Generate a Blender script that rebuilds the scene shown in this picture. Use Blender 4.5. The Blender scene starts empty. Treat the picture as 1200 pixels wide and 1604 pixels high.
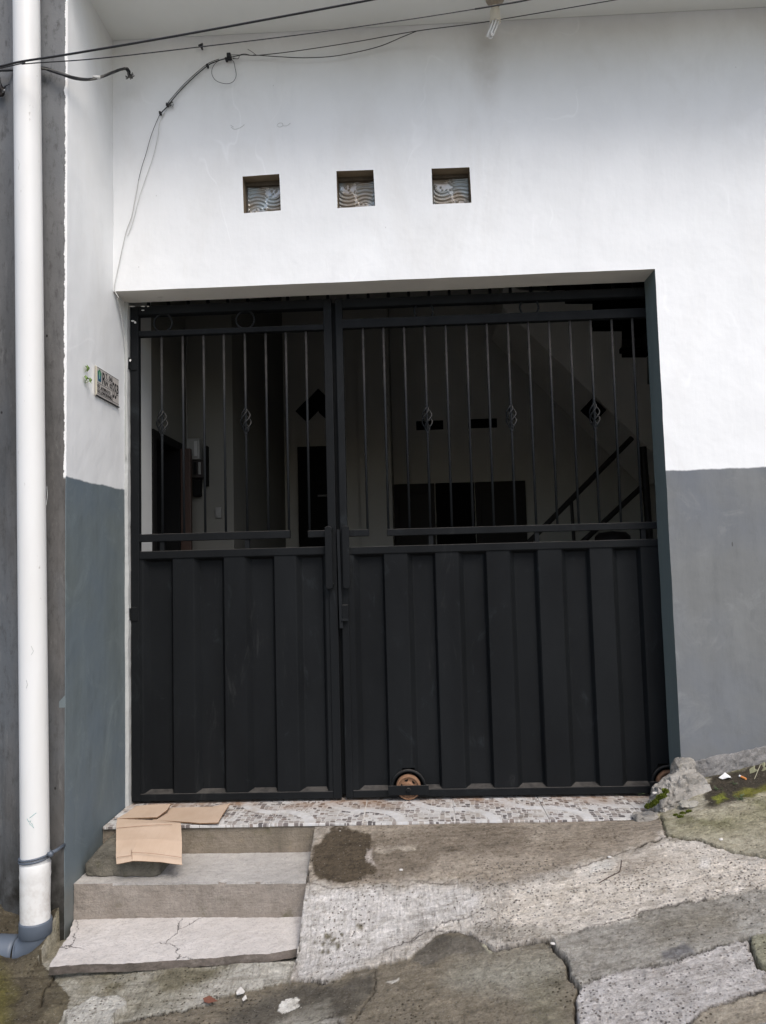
import bpy, bmesh, math, random
import numpy as np
from mathutils import Vector, Matrix
from mathutils.geometry import tessellate_polygon

random.seed(7)
rng = np.random.default_rng(11)
S = bpy.context.scene
COL = S.collection
R = math.radians

# ------------------------------------------------------------------ camera
FPX, PW, PH = 1180.0, 1200, 1604
yaw, pitch, roll = R(2.0), R(4.0), R(1.5)
CAM = np.array([0.0, -3.56, 1.14])
Fv = np.array([-math.sin(yaw)*math.cos(pitch), math.cos(yaw)*math.cos(pitch), math.sin(pitch)])
R0 = np.array([math.cos(yaw), math.sin(yaw), 0.0]); U0 = np.cross(R0, Fv)
Rv = R0*math.cos(roll) - U0*math.sin(roll); Uv = U0*math.cos(roll) + R0*math.sin(roll)
cd = bpy.data.cameras.new('camera'); cam = bpy.data.objects.new('camera', cd); COL.objects.link(cam)
cd.sensor_fit = 'VERTICAL'; cd.sensor_height = 36.0; cd.lens = FPX/PH*36.0
cd.clip_start = 0.05; cd.clip_end = 300
M = Matrix(((Rv[0], Uv[0], -Fv[0], CAM[0]), (Rv[1], Uv[1], -Fv[1], CAM[1]), (Rv[2], Uv[2], -Fv[2], CAM[2]), (0, 0, 0, 1)))
cam.matrix_world = M
S.camera = cam

# ------------------------------------------------------------------ world, sun, exposure
SUN_EL, SUN_AZ = R(54), R(152)      # azimuth clockwise from +Y: the sun stands behind the photographer
w = bpy.data.worlds.new('World'); S.world = w; w.use_nodes = True
nt = w.node_tree; nt.nodes.clear()
sky = nt.nodes.new('ShaderNodeTexSky'); sky.sky_type = 'NISHITA'; sky.sun_disc = False
sky.sun_elevation = SUN_EL; sky.sun_rotation = SUN_AZ; sky.air_density = 1.0; sky.dust_density = 3.2; sky.ozone_density = 0.7
bg = nt.nodes.new('ShaderNodeBackground'); bg.inputs[1].default_value = 0.13
ow = nt.nodes.new('ShaderNodeOutputWorld')
nt.links.new(sky.outputs[0], bg.inputs[0]); nt.links.new(bg.outputs[0], ow.inputs[0])
sd = bpy.data.lights.new('sun', 'SUN'); sd.energy = 1.1; sd.angle = R(28); sd.color = (1.0, 0.98, 0.95)
sun = bpy.data.objects.new('sun', sd); COL.objects.link(sun)
sdir = Vector((math.sin(SUN_AZ)*math.cos(SUN_EL), math.cos(SUN_AZ)*math.cos(SUN_EL), math.sin(SUN_EL)))
sun.rotation_euler = sdir.to_track_quat('Z', 'Y').to_euler(); sun.location = (0, -4, 6)
S.view_settings.view_transform = 'Standard'; S.view_settings.look = 'None'
S.view_settings.gamma = 1.0; S.view_settings.use_curve_mapping = False
S.view_settings.exposure = 0.80
S.render.engine = 'CYCLES'

# ------------------------------------------------------------------ picture point -> point in the place
def ray(x, y): return Fv + Rv*(x-PW/2)/FPX - Uv*(y-PH/2)/FPX
def hit(x, y, ax, c):
    d = ray(x, y); t = (c-CAM[ax])/d[ax]; return CAM + t*d
def X_(x, y, Y): return float(hit(x, y, 1, Y)[0])
def Z_(x, y, Y): return float(hit(x, y, 1, Y)[2])
def project(P):
    d = P - CAM; z = d@Fv; return PW/2 + FPX*(d@Rv)/z, PH/2 - FPX*(d@Uv)/z

def lin(r, g, b, k=1.0):
    f = lambda v: ((v/255+0.055)/1.055)**2.4 if v > 10 else v/255/12.92
    return (f(r)*k, f(g)*k, f(b)*k)

# ------------------------------------------------------------------ numpy noise
def _hash(i, j, k, s):
    n = (i*374761393 + j*668265263 + k*2147483647 + s*1274126177) & 0xffffffff
    n = ((n ^ (n >> 13))*1274126177) & 0xffffffff
    n = n ^ (n >> 16)
    return (n & 0xffff)/65535.0
def vnoise(p, s=0):
    p = np.atleast_2d(p); i = np.floor(p).astype(np.int64); f = p-i; f = f*f*(3-2*f)
    r = 0
    for dx in (0, 1):
        for dy in (0, 1):
            for dz in (0, 1):
                wgt = (f[:, 0] if dx else 1-f[:, 0])*(f[:, 1] if dy else 1-f[:, 1])*(f[:, 2] if dz else 1-f[:, 2])
                r = r + wgt*_hash(i[:, 0]+dx, i[:, 1]+dy, i[:, 2]+dz, s)
    return r*2-1
def fbm(p, s=0, o=4):
    a, t, r = 1.0, 0.0, 0
    for k in range(o):
        r = r + a*vnoise(p*(2.03**k), s+k*17); t += a; a *= 0.5
    return r/t
def n2(x, y, f, s=0, o=4):
    return fbm(np.stack([x*f, y*f, np.zeros_like(x)+0.37*s], 1), s, o)

# ------------------------------------------------------------------ object helpers
WL = {}
def tag(o, label=None, cat=None, group=None, kind=None):
    if label: o['label'] = label
    if cat: o['category'] = cat
    if group: o['group'] = group
    if kind: o['kind'] = kind
    return o
def link(o, loc, parent=None):
    COL.objects.link(o)
    loc = Vector([float(v) for v in loc]); WL[o.name] = loc
    if parent is not None:
        o.parent = parent; o.location = loc - WL[parent.name]
    else: o.location = loc
    return o
def empty(name, loc, label, cat, group=None, kind=None):
    o = bpy.data.objects.new(name, None); o.empty_display_size = 0.1
    link(o, loc); return tag(o, label, cat, group, kind)
def copy_of(src, loc, parent=None):
    o = src.copy(); link(o, loc, parent); return o
def copy_tree(root, shift):
    """a copy of a thing with copies of its parts and sub-parts, moved by shift"""
    shift = Vector(shift)
    def rec(o, par):
        c = o.copy(); link(c, WL[o.name] + shift, par)
        for ch in list(o.children): 
            if ch.name in WL and ch.name not in made: rec(ch, c)
        made.add(c.name)
        return c
    made = set()
    return rec(root, None)

class MB:
    def __init__(s): s.v = []; s.f = []; s.m = []
    def quad(s, a, b, c, d, m=0):
        n = len(s.v); s.v += [tuple(a), tuple(b), tuple(c), tuple(d)]; s.f.append((n, n+1, n+2, n+3)); s.m.append(m)
    def hexa(s, c, m=0):
        """c: bottom four then top four, both counter-clockwise"""
        n = len(s.v); s.v += [tuple(map(float, p)) for p in c]
        for q in ((3, 2, 1, 0), (4, 5, 6, 7), (0, 1, 5, 4), (1, 2, 6, 5), (2, 3, 7, 6), (3, 0, 4, 7)):
            s.f.append(tuple(n+k for k in q)); s.m.append(m)
        return s
    def box(s, x0, x1, y0, y1, z0, z1, m=0):
        return s.hexa([(x0, y0, z0), (x1, y0, z0), (x1, y1, z0), (x0, y1, z0), (x0, y0, z1), (x1, y0, z1), (x1, y1, z1), (x0, y1, z1)], m)
    def tube(s, pts, r, n=8, caps=True, m=0):
        pts = [Vector([float(c) for c in p]) for p in pts]; base = len(s.v)
        rr = r if hasattr(r, '__len__') else [r]*len(pts)
        t0 = (pts[1]-pts[0]).normalized(); a = Vector((0, 0, 1)) if abs(t0.z) < .9 else Vector((1, 0, 0))
        u = t0.cross(a).normalized()
        for i, p in enumerate(pts):
            t = (pts[min(i+1, len(pts)-1)]-pts[max(i-1, 0)]).normalized()
            u = (u - t*u.dot(t)).normalized(); v = t.cross(u)
            for k in range(n):
                an = 2*math.pi*k/n; q = p + (u*math.cos(an)+v*math.sin(an))*rr[i]; s.v.append(tuple(q))
        for i in range(len(pts)-1):
            for k in range(n):
                a_, b_ = base+i*n+k, base+i*n+(k+1) % n
                s.f.append((a_, b_, b_+n, a_+n)); s.m.append(m)
        if caps:
            s.f.append(tuple(base+k for k in reversed(range(n)))); s.m.append(m)
            e = base+(len(pts)-1)*n; s.f.append(tuple(e+k for k in range(n))); s.m.append(m)
        return s
    def lathe(s, prof, c, axis='Z', n=28, m=0):
        """prof: (radius, height) pairs about c"""
        base = len(s.v); c = Vector(c)
        for r, h in prof:
            for k in range(n):
                a = 2*math.pi*k/n; x, y = r*math.cos(a), r*math.sin(a)
                s.v.append(tuple(c + (Vector((x, y, h)) if axis == 'Z' else Vector((x, h, y)))))
        for i in range(len(prof)-1):
            for k in range(n):
                a_, b_ = base+i*n+k, base+i*n+(k+1) % n
                s.f.append((a_, b_, b_+n, a_+n) if axis == 'Z' else (b_, a_, a_+n, b_+n)); s.m.append(m)
        return s
    def build(s, name, mats, parent=None, smooth=False, bevel=0, seg=2, loc=None):
        v = np.array(s.v, float)
        c = (v.min(0)+v.max(0))/2 if loc is None else np.array(loc, float)
        me = bpy.data.meshes.new(name); me.from_pydata([tuple(p) for p in (v-c)], [], s.f)
        if not isinstance(mats, (list, tuple)): mats = [mats]
        for mm in mats: me.materials.append(mm)
        if len(mats) > 1: me.polygons.foreach_set('material_index', s.m)
        if smooth: me.polygons.foreach_set('use_smooth', [True]*len(me.polygons))
        me.update()
        o = bpy.data.objects.new(name, me); link(o, c, parent)
        if bevel:
            b = o.modifiers.new('bevel', 'BEVEL'); b.width = bevel; b.segments = seg; b.limit_method = 'ANGLE'; b.angle_limit = R(40)
            b.harden_normals = False
        return o

def curve_pts(P, n=12):
    P = [np.array(p, float) for p in P]; out = []
    for i in range(len(P)-1):
        p0, p1, p2, p3 = P[max(i-1, 0)], P[i], P[i+1], P[min(i+2, len(P)-1)]
        for k in range(n):
            t = k/n
            out.append(0.5*((2*p1)+(-p0+p2)*t+(2*p0-5*p1+4*p2-p3)*t*t+(-p0+3*p1-3*p2+p3)*t**3))
    out.append(P[-1]); return out

def rough_block(c8, res=0.02, amp=0.003, freq=14, seed=0, amp2=0.0, freq2=60, round_=0.0, vertex_fn=None):
    """a block from eight corners with finely divided, uneven faces (MB)"""
    c = [np.array(p, float) for p in c8]
    mb = MB(); key = {}
    def add(p):
        k = (round(p[0], 5), round(p[1], 5), round(p[2], 5))
        if k not in key: key[k] = len(mb.v); mb.v.append(tuple(p))
        return key[k]
    for q in ((3, 2, 1, 0), (4, 5, 6, 7), (0, 1, 5, 4), (1, 2, 6, 5), (2, 3, 7, 6), (3, 0, 4, 7)):
        a, b, d, e = [c[k] for k in q]
        def cnt(i, j):
            return max(1, int(round(np.linalg.norm(c[i]-c[j])/res)))
        # the same edge gets the same count from either side
        grp = {frozenset(x): g for g, l in enumerate((((0, 1), (3, 2), (4, 5), (7, 6)), ((1, 2), (0, 3), (5, 6), (4, 7)), ((0, 4), (1, 5), (2, 6), (3, 7)))) for x in l}
        cg = [max(cnt(*x) for x in l) for l in (((0, 1), (3, 2), (4, 5), (7, 6)), ((1, 2), (0, 3), (5, 6), (4, 7)), ((0, 4), (1, 5), (2, 6), (3, 7)))]
        nu = cg[grp[frozenset((q[0], q[1]))]]; nv = cg[grp[frozenset((q[1], q[2]))]]
        idx = [[add(((a*(1-u)+b*u)*(1-v_)+(e*(1-u)+d*u)*v_)) for u in np.linspace(0, 1, nu+1)] for v_ in np.linspace(0, 1, nv+1)]
        for j in range(nv):
            for i in range(nu):
                mb.f.append((idx[j][i], idx[j][i+1], idx[j+1][i+1], idx[j+1][i])); mb.m.append(0)
    v = np.array(mb.v)
    if round_:
        lo, hi = v.min(0), v.max(0); ctr = (lo+hi)/2; h = (hi-lo)/2
        q = (v-ctr)/h; L = (np.abs(q)**round_).sum(1)**(1/round_); v = ctr + q/np.maximum(L, 1e-6)[:, None]*h
    d = np.stack([fbm(v*freq+k*31.7, seed+k*5, 4) for k in range(3)], 1)*amp
    if amp2: d += np.stack([fbm(v*freq2+k*11.7, seed+k*7+3, 3) for k in range(3)], 1)*amp2
    v = v + d
    if vertex_fn is not None: v = vertex_fn(v)
    mb.v = [tuple(p) for p in v]
    return mb

# ------------------------------------------------------------------ material helpers
class Mat:
    def __init__(s, name, color=(.5, .5, .5), rough=.6, spec=.4, metal=0.0):
        s.m = bpy.data.materials.new(name); s.m.use_nodes = True; s.t = s.m.node_tree; s.n = s.t.nodes
        s.b = s.n['Principled BSDF']
        s.b.inputs['Base Color'].default_value = (*color, 1); s.b.inputs['Roughness'].default_value = rough
        s.b.inputs['Specular IOR Level'].default_value = spec; s.b.inputs['Metallic'].default_value = metal
        g = s.n.new('ShaderNodeNewGeometry'); s.pos = g.outputs['Position']; s.nor = g.outputs['Normal']
    def L(s, a, b): s.t.links.new(a, b)
    def put(s, inp, v):
        if isinstance(v, (int, float)): inp.default_value = v
        elif isinstance(v, tuple): inp.default_value = v if len(v) != 3 or inp.type != 'RGBA' else (*v, 1)
        else: s.L(v, inp)
    def map(s, scale=(1, 1, 1), rot=(0, 0, 0), loc=(0, 0, 0), vec=None):
        n = s.n.new('ShaderNodeMapping'); s.L(vec or s.pos, n.inputs[0]); n.inputs['Scale'].default_value = scale
        n.inputs['Rotation'].default_value = rot; n.inputs['Location'].default_value = loc; return n.outputs[0]
    def noise(s, scale=10, detail=4, rough=.55, vec=None, dist=0.0, color=False):
        n = s.n.new('ShaderNodeTexNoise'); s.L(vec or s.pos, n.inputs['Vector']); n.inputs['Scale'].default_value = scale
        n.inputs['Detail'].default_value = detail; n.inputs['Roughness'].default_value = rough; n.inputs['Distortion'].default_value = dist
        return n.outputs['Color' if color else 'Fac']
    def voro(s, scale=10, feature='F1', vec=None, rand=1.0, out='Distance', metric='EUCLIDEAN'):
        n = s.n.new('ShaderNodeTexVoronoi'); n.feature = feature
        if feature != 'DISTANCE_TO_EDGE': n.distance = metric
        s.L(vec or s.pos, n.inputs['Vector']); n.inputs['Scale'].default_value = scale; n.inputs['Randomness'].default_value = rand
        return n.outputs[out]
    def mr(s, v, a, b, c=0.0, d=1.0, smooth=False):
        n = s.n.new('ShaderNodeMapRange'); n.interpolation_type = 'SMOOTHSTEP' if smooth else 'LINEAR'
        s.put(n.inputs['Value'], v); n.inputs['From Min'].default_value = a; n.inputs['From Max'].default_value = b
        n.inputs['To Min'].default_value = c; n.inputs['To Max'].default_value = d; return n.outputs[0]
    def math(s, op, a, b=0.0, c=None):
        n = s.n.new('ShaderNodeMath'); n.operation = op; s.put(n.inputs[0], a); s.put(n.inputs[1], b)
        if c is not None: s.put(n.inputs[2], c)
        return n.outputs[0]
    def mix(s, f, a, b, mode='MIX'):
        n = s.n.new('ShaderNodeMix'); n.data_type = 'RGBA'; n.blend_type = mode; s.put(n.inputs[0], f)
        s.put(n.inputs[6], a); s.put(n.inputs[7], b); return n.outputs[2]
    def sep(s, v=None):
        n = s.n.new('ShaderNodeSeparateXYZ'); s.L(v or s.pos, n.inputs[0]); return n.outputs
    def attr(s, name):
        n = s.n.new('ShaderNodeAttribute'); n.attribute_name = name; return n.outputs['Color'], n.outputs['Fac']
    def color(s, v): s.put(s.b.inputs['Base Color'], v)
    def rough(s, v): s.put(s.b.inputs['Roughness'], v)
    def bump(s, h, strength=.3, dist=.01, normal=None):
        n = s.n.new('ShaderNodeBump'); n.inputs['Strength'].default_value = strength; n.inputs['Distance'].default_value = dist
        s.L(h, n.inputs['Height'])
        if normal is not None: s.L(normal, n.inputs['Normal'])
        s.L(n.outputs[0], s.b.inputs['Normal']); return n.outputs[0]

def paint_wall(name, low, top_z=1.545, side=False, white=(.80, .81, .812)):
    """white emulsion over a grey painted dado, brushed by hand"""
    a = Mat(name, rough=.75, spec=.25)
    xyz = a.sep()
    brush = a.noise(9, 5, .6, a.map((1.0, 1.0, .16)))
    big = a.noise(1.6, 4, .55, dist=.4)
    fine = a.noise(60, 4, .7)
    wv = a.mix(a.mr(big, .35, .7), white, tuple(c*.93 for c in white))
    wv = a.mix(a.mr(a.noise(8, 9, .75, a.map((1, 1, .35), loc=(2, 2, 2))), .50, .66, 0, .8), wv, tuple(c*.93 for c in white))
    wv = a.mix(a.math('MULTIPLY', a.mr(a.noise(2.3, 6, .65, a.map((1, 1, .45), loc=(3, 1, 7)), dist=.8), .52, .75), .28), wv, (.60, .585, .55))
    # old plaster repair lines and patches, whiter than the coat round them
    rl = a.noise(1.15, 3, .5, a.map((1.3, 1, .8), loc=(5.2, 0, 1.7)), dist=.5)
    rl = a.math('ABSOLUTE', a.math('SUBTRACT', rl, .5)); rl = a.mr(rl, 0, .008, .55, 0.0)
    rl = a.math('MULTIPLY', rl, a.mr(a.noise(3.1, 2), .5, .6))
    wv = a.mix(rl, wv, (.86, .87, .875))
    # brownish grey mottling that grows towards the ceiling
    mottle = a.math('MULTIPLY', a.mr(xyz[2], 3.2, 3.8, 0, 1, True), a.mr(a.noise(2.2, 5, .6, a.map((1, 1, .7))), .35, .62))
    wv = a.mix(a.math('MULTIPLY', mottle, .26), wv, (.46, .44, .39))
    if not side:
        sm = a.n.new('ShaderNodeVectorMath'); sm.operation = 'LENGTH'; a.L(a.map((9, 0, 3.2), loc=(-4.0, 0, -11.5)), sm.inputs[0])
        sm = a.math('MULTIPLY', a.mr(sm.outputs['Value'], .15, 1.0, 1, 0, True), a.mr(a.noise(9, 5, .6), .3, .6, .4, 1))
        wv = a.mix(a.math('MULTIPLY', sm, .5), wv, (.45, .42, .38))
    spots = a.mr(a.voro(7.0, vec=a.map((1, 1, .6))), .012, .02, 1, 0)
    wv = a.mix(a.math('MULTIPLY', spots, .45), wv, (.3, .29, .27))
    gv = a.mix(a.mr(brush, .3, .7), tuple(c*.90 for c in low), tuple(c*1.10 for c in low))
    gv = a.mix(a.mr(big, .4, .68), gv, (low[0]*.86, low[1]*.91, low[2]*1.04))
    gv = a.mix(a.mr(a.noise(14, 8, .78, a.map((1, 1, .3))), .52, .68, 0, .45), gv, tuple(c*.72 for c in low))
    gv = a.mix(a.mr(a.noise(4, 8, .75, dist=1.2), .54, .7, 0, .5), gv, tuple(min(1, c*1.45) for c in low))
    # scratches: short pale and dark strokes
    sc = a.voro(5.0, vec=a.map((1, 1, .22), rot=(0, .25, .2))); sc = a.mr(sc, .010, .014, 1, 0)
    gv = a.mix(a.math('MULTIPLY', sc, .7), gv, (.5, .52, .52))
    sc2 = a.voro(4.3, vec=a.map((1, 1, .3), rot=(0, -.7, 0), loc=(1, 2, 3))); sc2 = a.mr(sc2, .012, .016, 1, 0)
    gv = a.mix(a.math('MULTIPLY', sc2, .7), gv, (.05, .05, .05))
    # splashed soil at the foot of the wall
    low_d = a.mr(xyz[2], -.05 if not side else -.22, .45 if not side else -.02, 1, 0, True)
    gv = a.mix(a.math('MULTIPLY', low_d, a.mr(a.noise(5, 5, .6), .35, .7, .1, .7)), gv, (.17, .16, .13))
    edge = a.math('ADD', xyz[2], a.math('MULTIPLY', a.math('SUBTRACT', a.noise(3.2, 5, .6, a.map((1, 1, .05))), .5), .04))
    if side: edge = a.math('ADD', edge, a.math('MULTIPLY', a.math('ADD', xyz[1], .15), -.01))
    m = a.mr(edge, top_z-.0035, top_z+.0035)
    a.color(a.mix(m, gv, wv))
    a.rough(a.mr(big, .3, .7, .55, .8))
    h = a.math('ADD', a.math('MULTIPLY', a.noise(5, 3, .5), 1.6), a.math('MULTIPLY', brush, .5))
    h = a.math('ADD', h, a.math('MULTIPLY', fine, .10))
    a.bump(h, .40, .012)
    return a.m

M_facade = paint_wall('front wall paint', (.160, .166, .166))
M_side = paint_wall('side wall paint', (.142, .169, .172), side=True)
def reveal_mat():
    a = Mat('reveal paint', rough=.7, spec=.25)
    c = a.mix(a.mr(a.noise(6, 5, .6, a.map((1, 1, .2))), .3, .7), (.115, .145, .145), (.15, .185, .18))
    c = a.mix(a.mr(a.noise(13, 5, .7), .68, .75, 0, .7), c, (.5, .5, .47))
    a.color(c); a.bump(a.noise(12, 4, .6), .4, .008); return a.m
M_reveal = reveal_mat()
def simple(name, color, rough=.6, spec=.4, metal=0.0, var=.15, scale=12, bump=.15, bscale=30, mottle=None, dirt_lo=.6):
    a = Mat(name, color, rough, spec, metal)
    c = a.mix(a.noise(scale, 5, .6), tuple(x*(1-var) for x in color), tuple(min(1, x*(1+var)) for x in color))
    if mottle: c = a.mix(a.mr(a.noise(scale*.7, 6, .7, dist=.6), dirt_lo, dirt_lo+.15), c, mottle)
    a.color(c)
    if bump: a.bump(a.noise(bscale, 4, .6), bump, .004)
    return a.m
M_soffit = simple('soffit plaster', (.62, .60, .55), .8, .2, var=.1, scale=6, bump=.4, bscale=9, mottle=(.32, .30, .26), dirt_lo=.62)
M_ceiling = simple('canopy ceiling paint', (.74, .75, .72), .8, .2, var=.05, scale=3, bump=.2, bscale=7)
M_strip = simple('rough mortar strip', (.42, .43, .42), .85, .2, var=.25, scale=9, bump=.8, bscale=25, mottle=(.15, .14, .12), dirt_lo=.62)
M_near = simple('near carport lighting tone', (.135, .133, .118), .85, .15, var=.10, scale=3, bump=.2, bscale=8)  # near walls: white paint darkened to carry the carport's shade
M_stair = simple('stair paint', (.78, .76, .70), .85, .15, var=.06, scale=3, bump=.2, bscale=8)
M_inner = simple('carport lighting tone', (.34, .33, .30), .85, .15, var=.10, scale=3, bump=.2, bscale=8)  # white walls greyed, shade put into the colour
M_inner2 = simple('far carport lighting tone', (.60, .59, .54), .85, .15, var=.10, scale=3, bump=.2, bscale=8)  # paler copy, raised to brighten the far walls and bounce light
M_innerwhite = simple('near side carport lighting tone', (.60, .61, .60), .8, .2, var=.08, scale=4, bump=.4, bscale=8, mottle=(.35, .35, .33), dirt_lo=.62)  # lit copy of the white wall just inside the gate
M_innerdark = simple('dark timber', (.018, .014, .012), .6, .3, var=.3, scale=20, bump=.2)
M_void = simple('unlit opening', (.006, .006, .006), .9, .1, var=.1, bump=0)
M_floor_in = simple('carport floor', (.16, .15, .14), .6, .3, var=.2, scale=6)
M_brown = simple('brown door paint', (.035, .018, .012), .5, .4, var=.25, scale=18, bump=.2)

def neighbour_mat():
    a = Mat('bare cement render', rough=.85, spec=.25)
    x = a.sep()
    c = a.mix(a.mr(a.noise(2.6, 9, .72, a.map((2.2, 1, .30)), dist=.5), .42, .58), (.058, .056, .053), (.108, .103, .098))
    c = a.mix(a.mr(a.noise(1.4, 4, .6, a.map((1, 1, .4), loc=(4, 0, 0))), .45, .65, 0, .8), c, (.115, .13, .145))
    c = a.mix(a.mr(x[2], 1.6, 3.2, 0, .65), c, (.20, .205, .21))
    c = a.mix(a.mr(a.noise(7, 6, .7, a.map((1, 1, .3), loc=(2, 5, 1))), .62, .74, 0, .7), c, (.035, .032, .03))
    c = a.mix(a.mr(a.noise(34, 6, .75, a.map((1, 1, .4))), .52, .68, 0, .6), c, (.04, .038, .035))
    c = a.mix(a.mr(a.noise(20, 7, .8, a.map((1, 1, .25), loc=(7, 7, 7))), .56, .70, 0, .5), c, (.21, .205, .195))
    c = a.mix(a.mr(a.voro(11, vec=a.map((1, 1, .7))), .03, .06, 1, 0), c, (.015, .014, .013))
    lo = a.math('MULTIPLY', a.mr(x[2], -.15, .12, 1, 0, True), a.mr(a.noise(8, 5, .6), .3, .55))
    c = a.mix(lo, c, (.018, .017, .014))
    # the white coat of the house laps raggedly over the corner
    e = a.math('ADD', x[0], a.math('MULTIPLY', a.math('SUBTRACT', a.noise(13, 9, .75), .5), .035))
    m = a.math('MULTIPLY', a.mr(e, -1.430, -1.428), a.mr(x[2], 1.53, 1.54))
    c = a.mix(m, c, (.76, .76, .75))
    a.color(c)
    h = a.math('ADD', a.noise(14, 6, .65), a.math('MULTIPLY', a.noise(90, 3, .6), .3))
    a.bump(h, .45, .006); return a.m
M_neigh = neighbour_mat()

def gate_mat(name='black gate paint', dust=True, k=1.0):
    a = Mat(name, rough=.5, spec=.10)
    c = a.mix(a.mr(a.noise(3.5, 5, .6, a.map((1, 1, .35))), .3, .7), (.0060*k, .0067*k, .0075*k), (.0105*k, .0118*k, .0130*k))
    c = a.mix(a.mr(a.noise(7, 6, .75, a.map((1, 1, .5), rot=(0, .3, 0)), dist=1.5), .60, .80, 0, .45), c, (.045, .055, .06))
    c = a.mix(a.math('MULTIPLY', a.mr(a.noise(2.2, 8, .8, a.map((3, 1, .5), rot=(0, -.2, 0), loc=(1.3, 0, 2)), dist=.8), .60, .74, 0, 1), .35), c, (.06, .062, .06))
    sc = a.mr(a.voro(5.5, vec=a.map((1, 1, .4), rot=(0, .5, 0))), .008, .012, .8, 0)
    c = a.mix(sc, c, (.35, .35, .33))
    if dust:
        nz = a.sep(a.nor)[2]
        d = a.math('MULTIPLY', a.mr(nz, .25, .7), a.mr(a.noise(25, 4, .7), .25, .6, .25, 1.0))
        c = a.mix(a.math('MULTIPLY', d, .6), c, (.10, .092, .083))
    a.color(c); a.rough(a.mr(a.noise(12, 4, .6), .3, .7, .5, .7))
    a.bump(a.math('ADD', a.noise(3, 2, .5), a.math('MULTIPLY', a.noise(70, 4, .6), .08)), .35, .008); return a.m
M_gate = gate_mat()
M_bar = gate_mat('gate bar paint', True, 1.7)
def rust():
    a = Mat('rusty iron', rough=.85, spec=.3)
    c = a.mix(a.noise(60, 5, .7), (.13, .065, .035), (.30, .175, .105))
    c = a.mix(a.mr(a.noise(110, 3, .7), .6, .7), c, (.06, .025, .015)); a.color(c); a.bump(a.noise(160, 4, .7), .5, .002); return a.m
M_rust = rust()
M_steel = simple('dull steel', (.2, .2, .2), .45, .5, .6, bump=0)
def pipe_mat():
    a = Mat('white pvc', rough=.42, spec=.45)
    x = a.sep()
    c = a.mix(a.mr(a.noise(3, 5, .6, a.map((1.5, 1.5, .3))), .35, .7), (.70, .70, .685), (.62, .61, .58))
    c = a.mix(a.mr(a.noise(30, 5, .7, a.map((1, 1, .5))), .66, .74, 0, .7), c, (.22, .18, .15))
    c = a.mix(a.math('MULTIPLY', a.mr(x[2], -.2, .12, 1, 0, True), a.mr(a.noise(18, 5, .7), .45, .65, 0, .6)), c, (.42, .38, .34))
    a.color(c); a.bump(a.noise(8, 3, .5), .1, .004); return a.m
M_pipe = pipe_mat()
M_greypvc = simple('grey pvc', (.085, .103, .13), .45, .45, var=.12, scale=14, bump=.1, mottle=(.08, .075, .07), dirt_lo=.6)
M_cable = simple('black cable sheath', (.012, .012, .014), .5, .4, var=.2, bump=0)
M_cable_grey = simple('weathered cable', (.09, .088, .08), .6, .4, var=.5, scale=120, bump=0)
M_whitewire = simple('clear plastic wire', (.5, .5, .48), .4, .4, var=.1, bump=0)

def concrete(name, base, dark, stain, scale=1.0, brush=0.0, crack=False, seed=0, moss=.0, brush_rot=0.0, edge=None):
    a = Mat(name, rough=.88, spec=.25)
    v = a.map((1, 1, 1), loc=(seed*3.1, seed*1.7, seed))
    c = a.mix(a.mr(a.noise(4*scale, 6, .65, v), .36, .62), base, dark)
    c = a.mix(a.mr(a.noise(9*scale, 6, .7, v, dist=.7), .56, .76, 0, .75), c, stain)
    c = a.mix(a.mr(a.noise(22*scale, 9, .8, v), .50, .68, 0, .7), c, tuple(x*.62 for x in base))
    c = a.mix(a.mr(a.noise(120, 4, .75), .54, .70, 0, .7), c, tuple(x*.42 for x in base))
    c = a.mix(a.mr(a.noise(140, 3, .7, a.map(loc=(4, 4, 4))), .64, .76, 0, .6), c, tuple(min(.7, x*1.5) for x in base))
    if moss: c = a.mix(a.mr(a.noise(6, 6, .7, a.map(loc=(9, 2, seed))), .55, .68, 0, moss), c, (.075, .068, .03))
    h = a.math('ADD', a.math('MULTIPLY', a.noise(30, 6, .7, v), .8), a.math('MULTIPLY', a.noise(150, 3, .6), .3))
    if brush:
        bn = a.noise(16, 5, .65, a.map((.6, 9, 9), rot=(0, 0, brush_rot)))
        c = a.mix(a.mr(bn, .45, .65, 0, .22), c, tuple(x*.6 for x in dark))
        c = a.mix(a.mr(a.noise(9, 7, .75, a.map((1, 1, .25), loc=(seed, 0, 3))), .50, .68, 0, .6), c, tuple(x*.62 for x in dark)); h = a.math('ADD', h, a.math('MULTIPLY', bn, brush))
    if crack:
        dv = a.n.new('ShaderNodeMix'); dv.data_type = 'VECTOR'; dv.inputs[0].default_value = .11
        a.L(a.map(loc=(.13, .31, 0)), dv.inputs[4]); a.L(a.noise(9, 7, .7, color=True), dv.inputs[5])
        cr = a.voro(2.9, 'DISTANCE_TO_EDGE', dv.outputs[1]); cr = a.mr(cr, .0015, .005, 1, 0)
        cr = a.math('MULTIPLY', cr, a.mr(a.noise(3.1, 3), .42, .52))
        c = a.mix(a.math('MULTIPLY', cr, .85), c, (.05, .045, .04)); h = a.math('SUBTRACT', h, a.math('MULTIPLY', cr, 1.2))
    a.color(c); a.bump(h, .85, .008); return a.m
M_tread2 = concrete('pale trowelled cement', (.52, .49, .465), (.44, .41, .385), (.34, .31, .28), crack=True, seed=1)
M_step1 = concrete('grey brushed cement', (.30, .265, .23), (.215, .185, .155), (.36, .33, .29), brush=.28, seed=2, moss=.7)
M_tread1 = concrete('grey stair tread cement', (.42, .40, .375), (.33, .315, .295), (.26, .245, .22), seed=3, moss=.15)
M_lip = concrete('broken slab edge', (.19, .16, .14), (.11, .095, .08), (.26, .23, .20), scale=3, seed=12)
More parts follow.
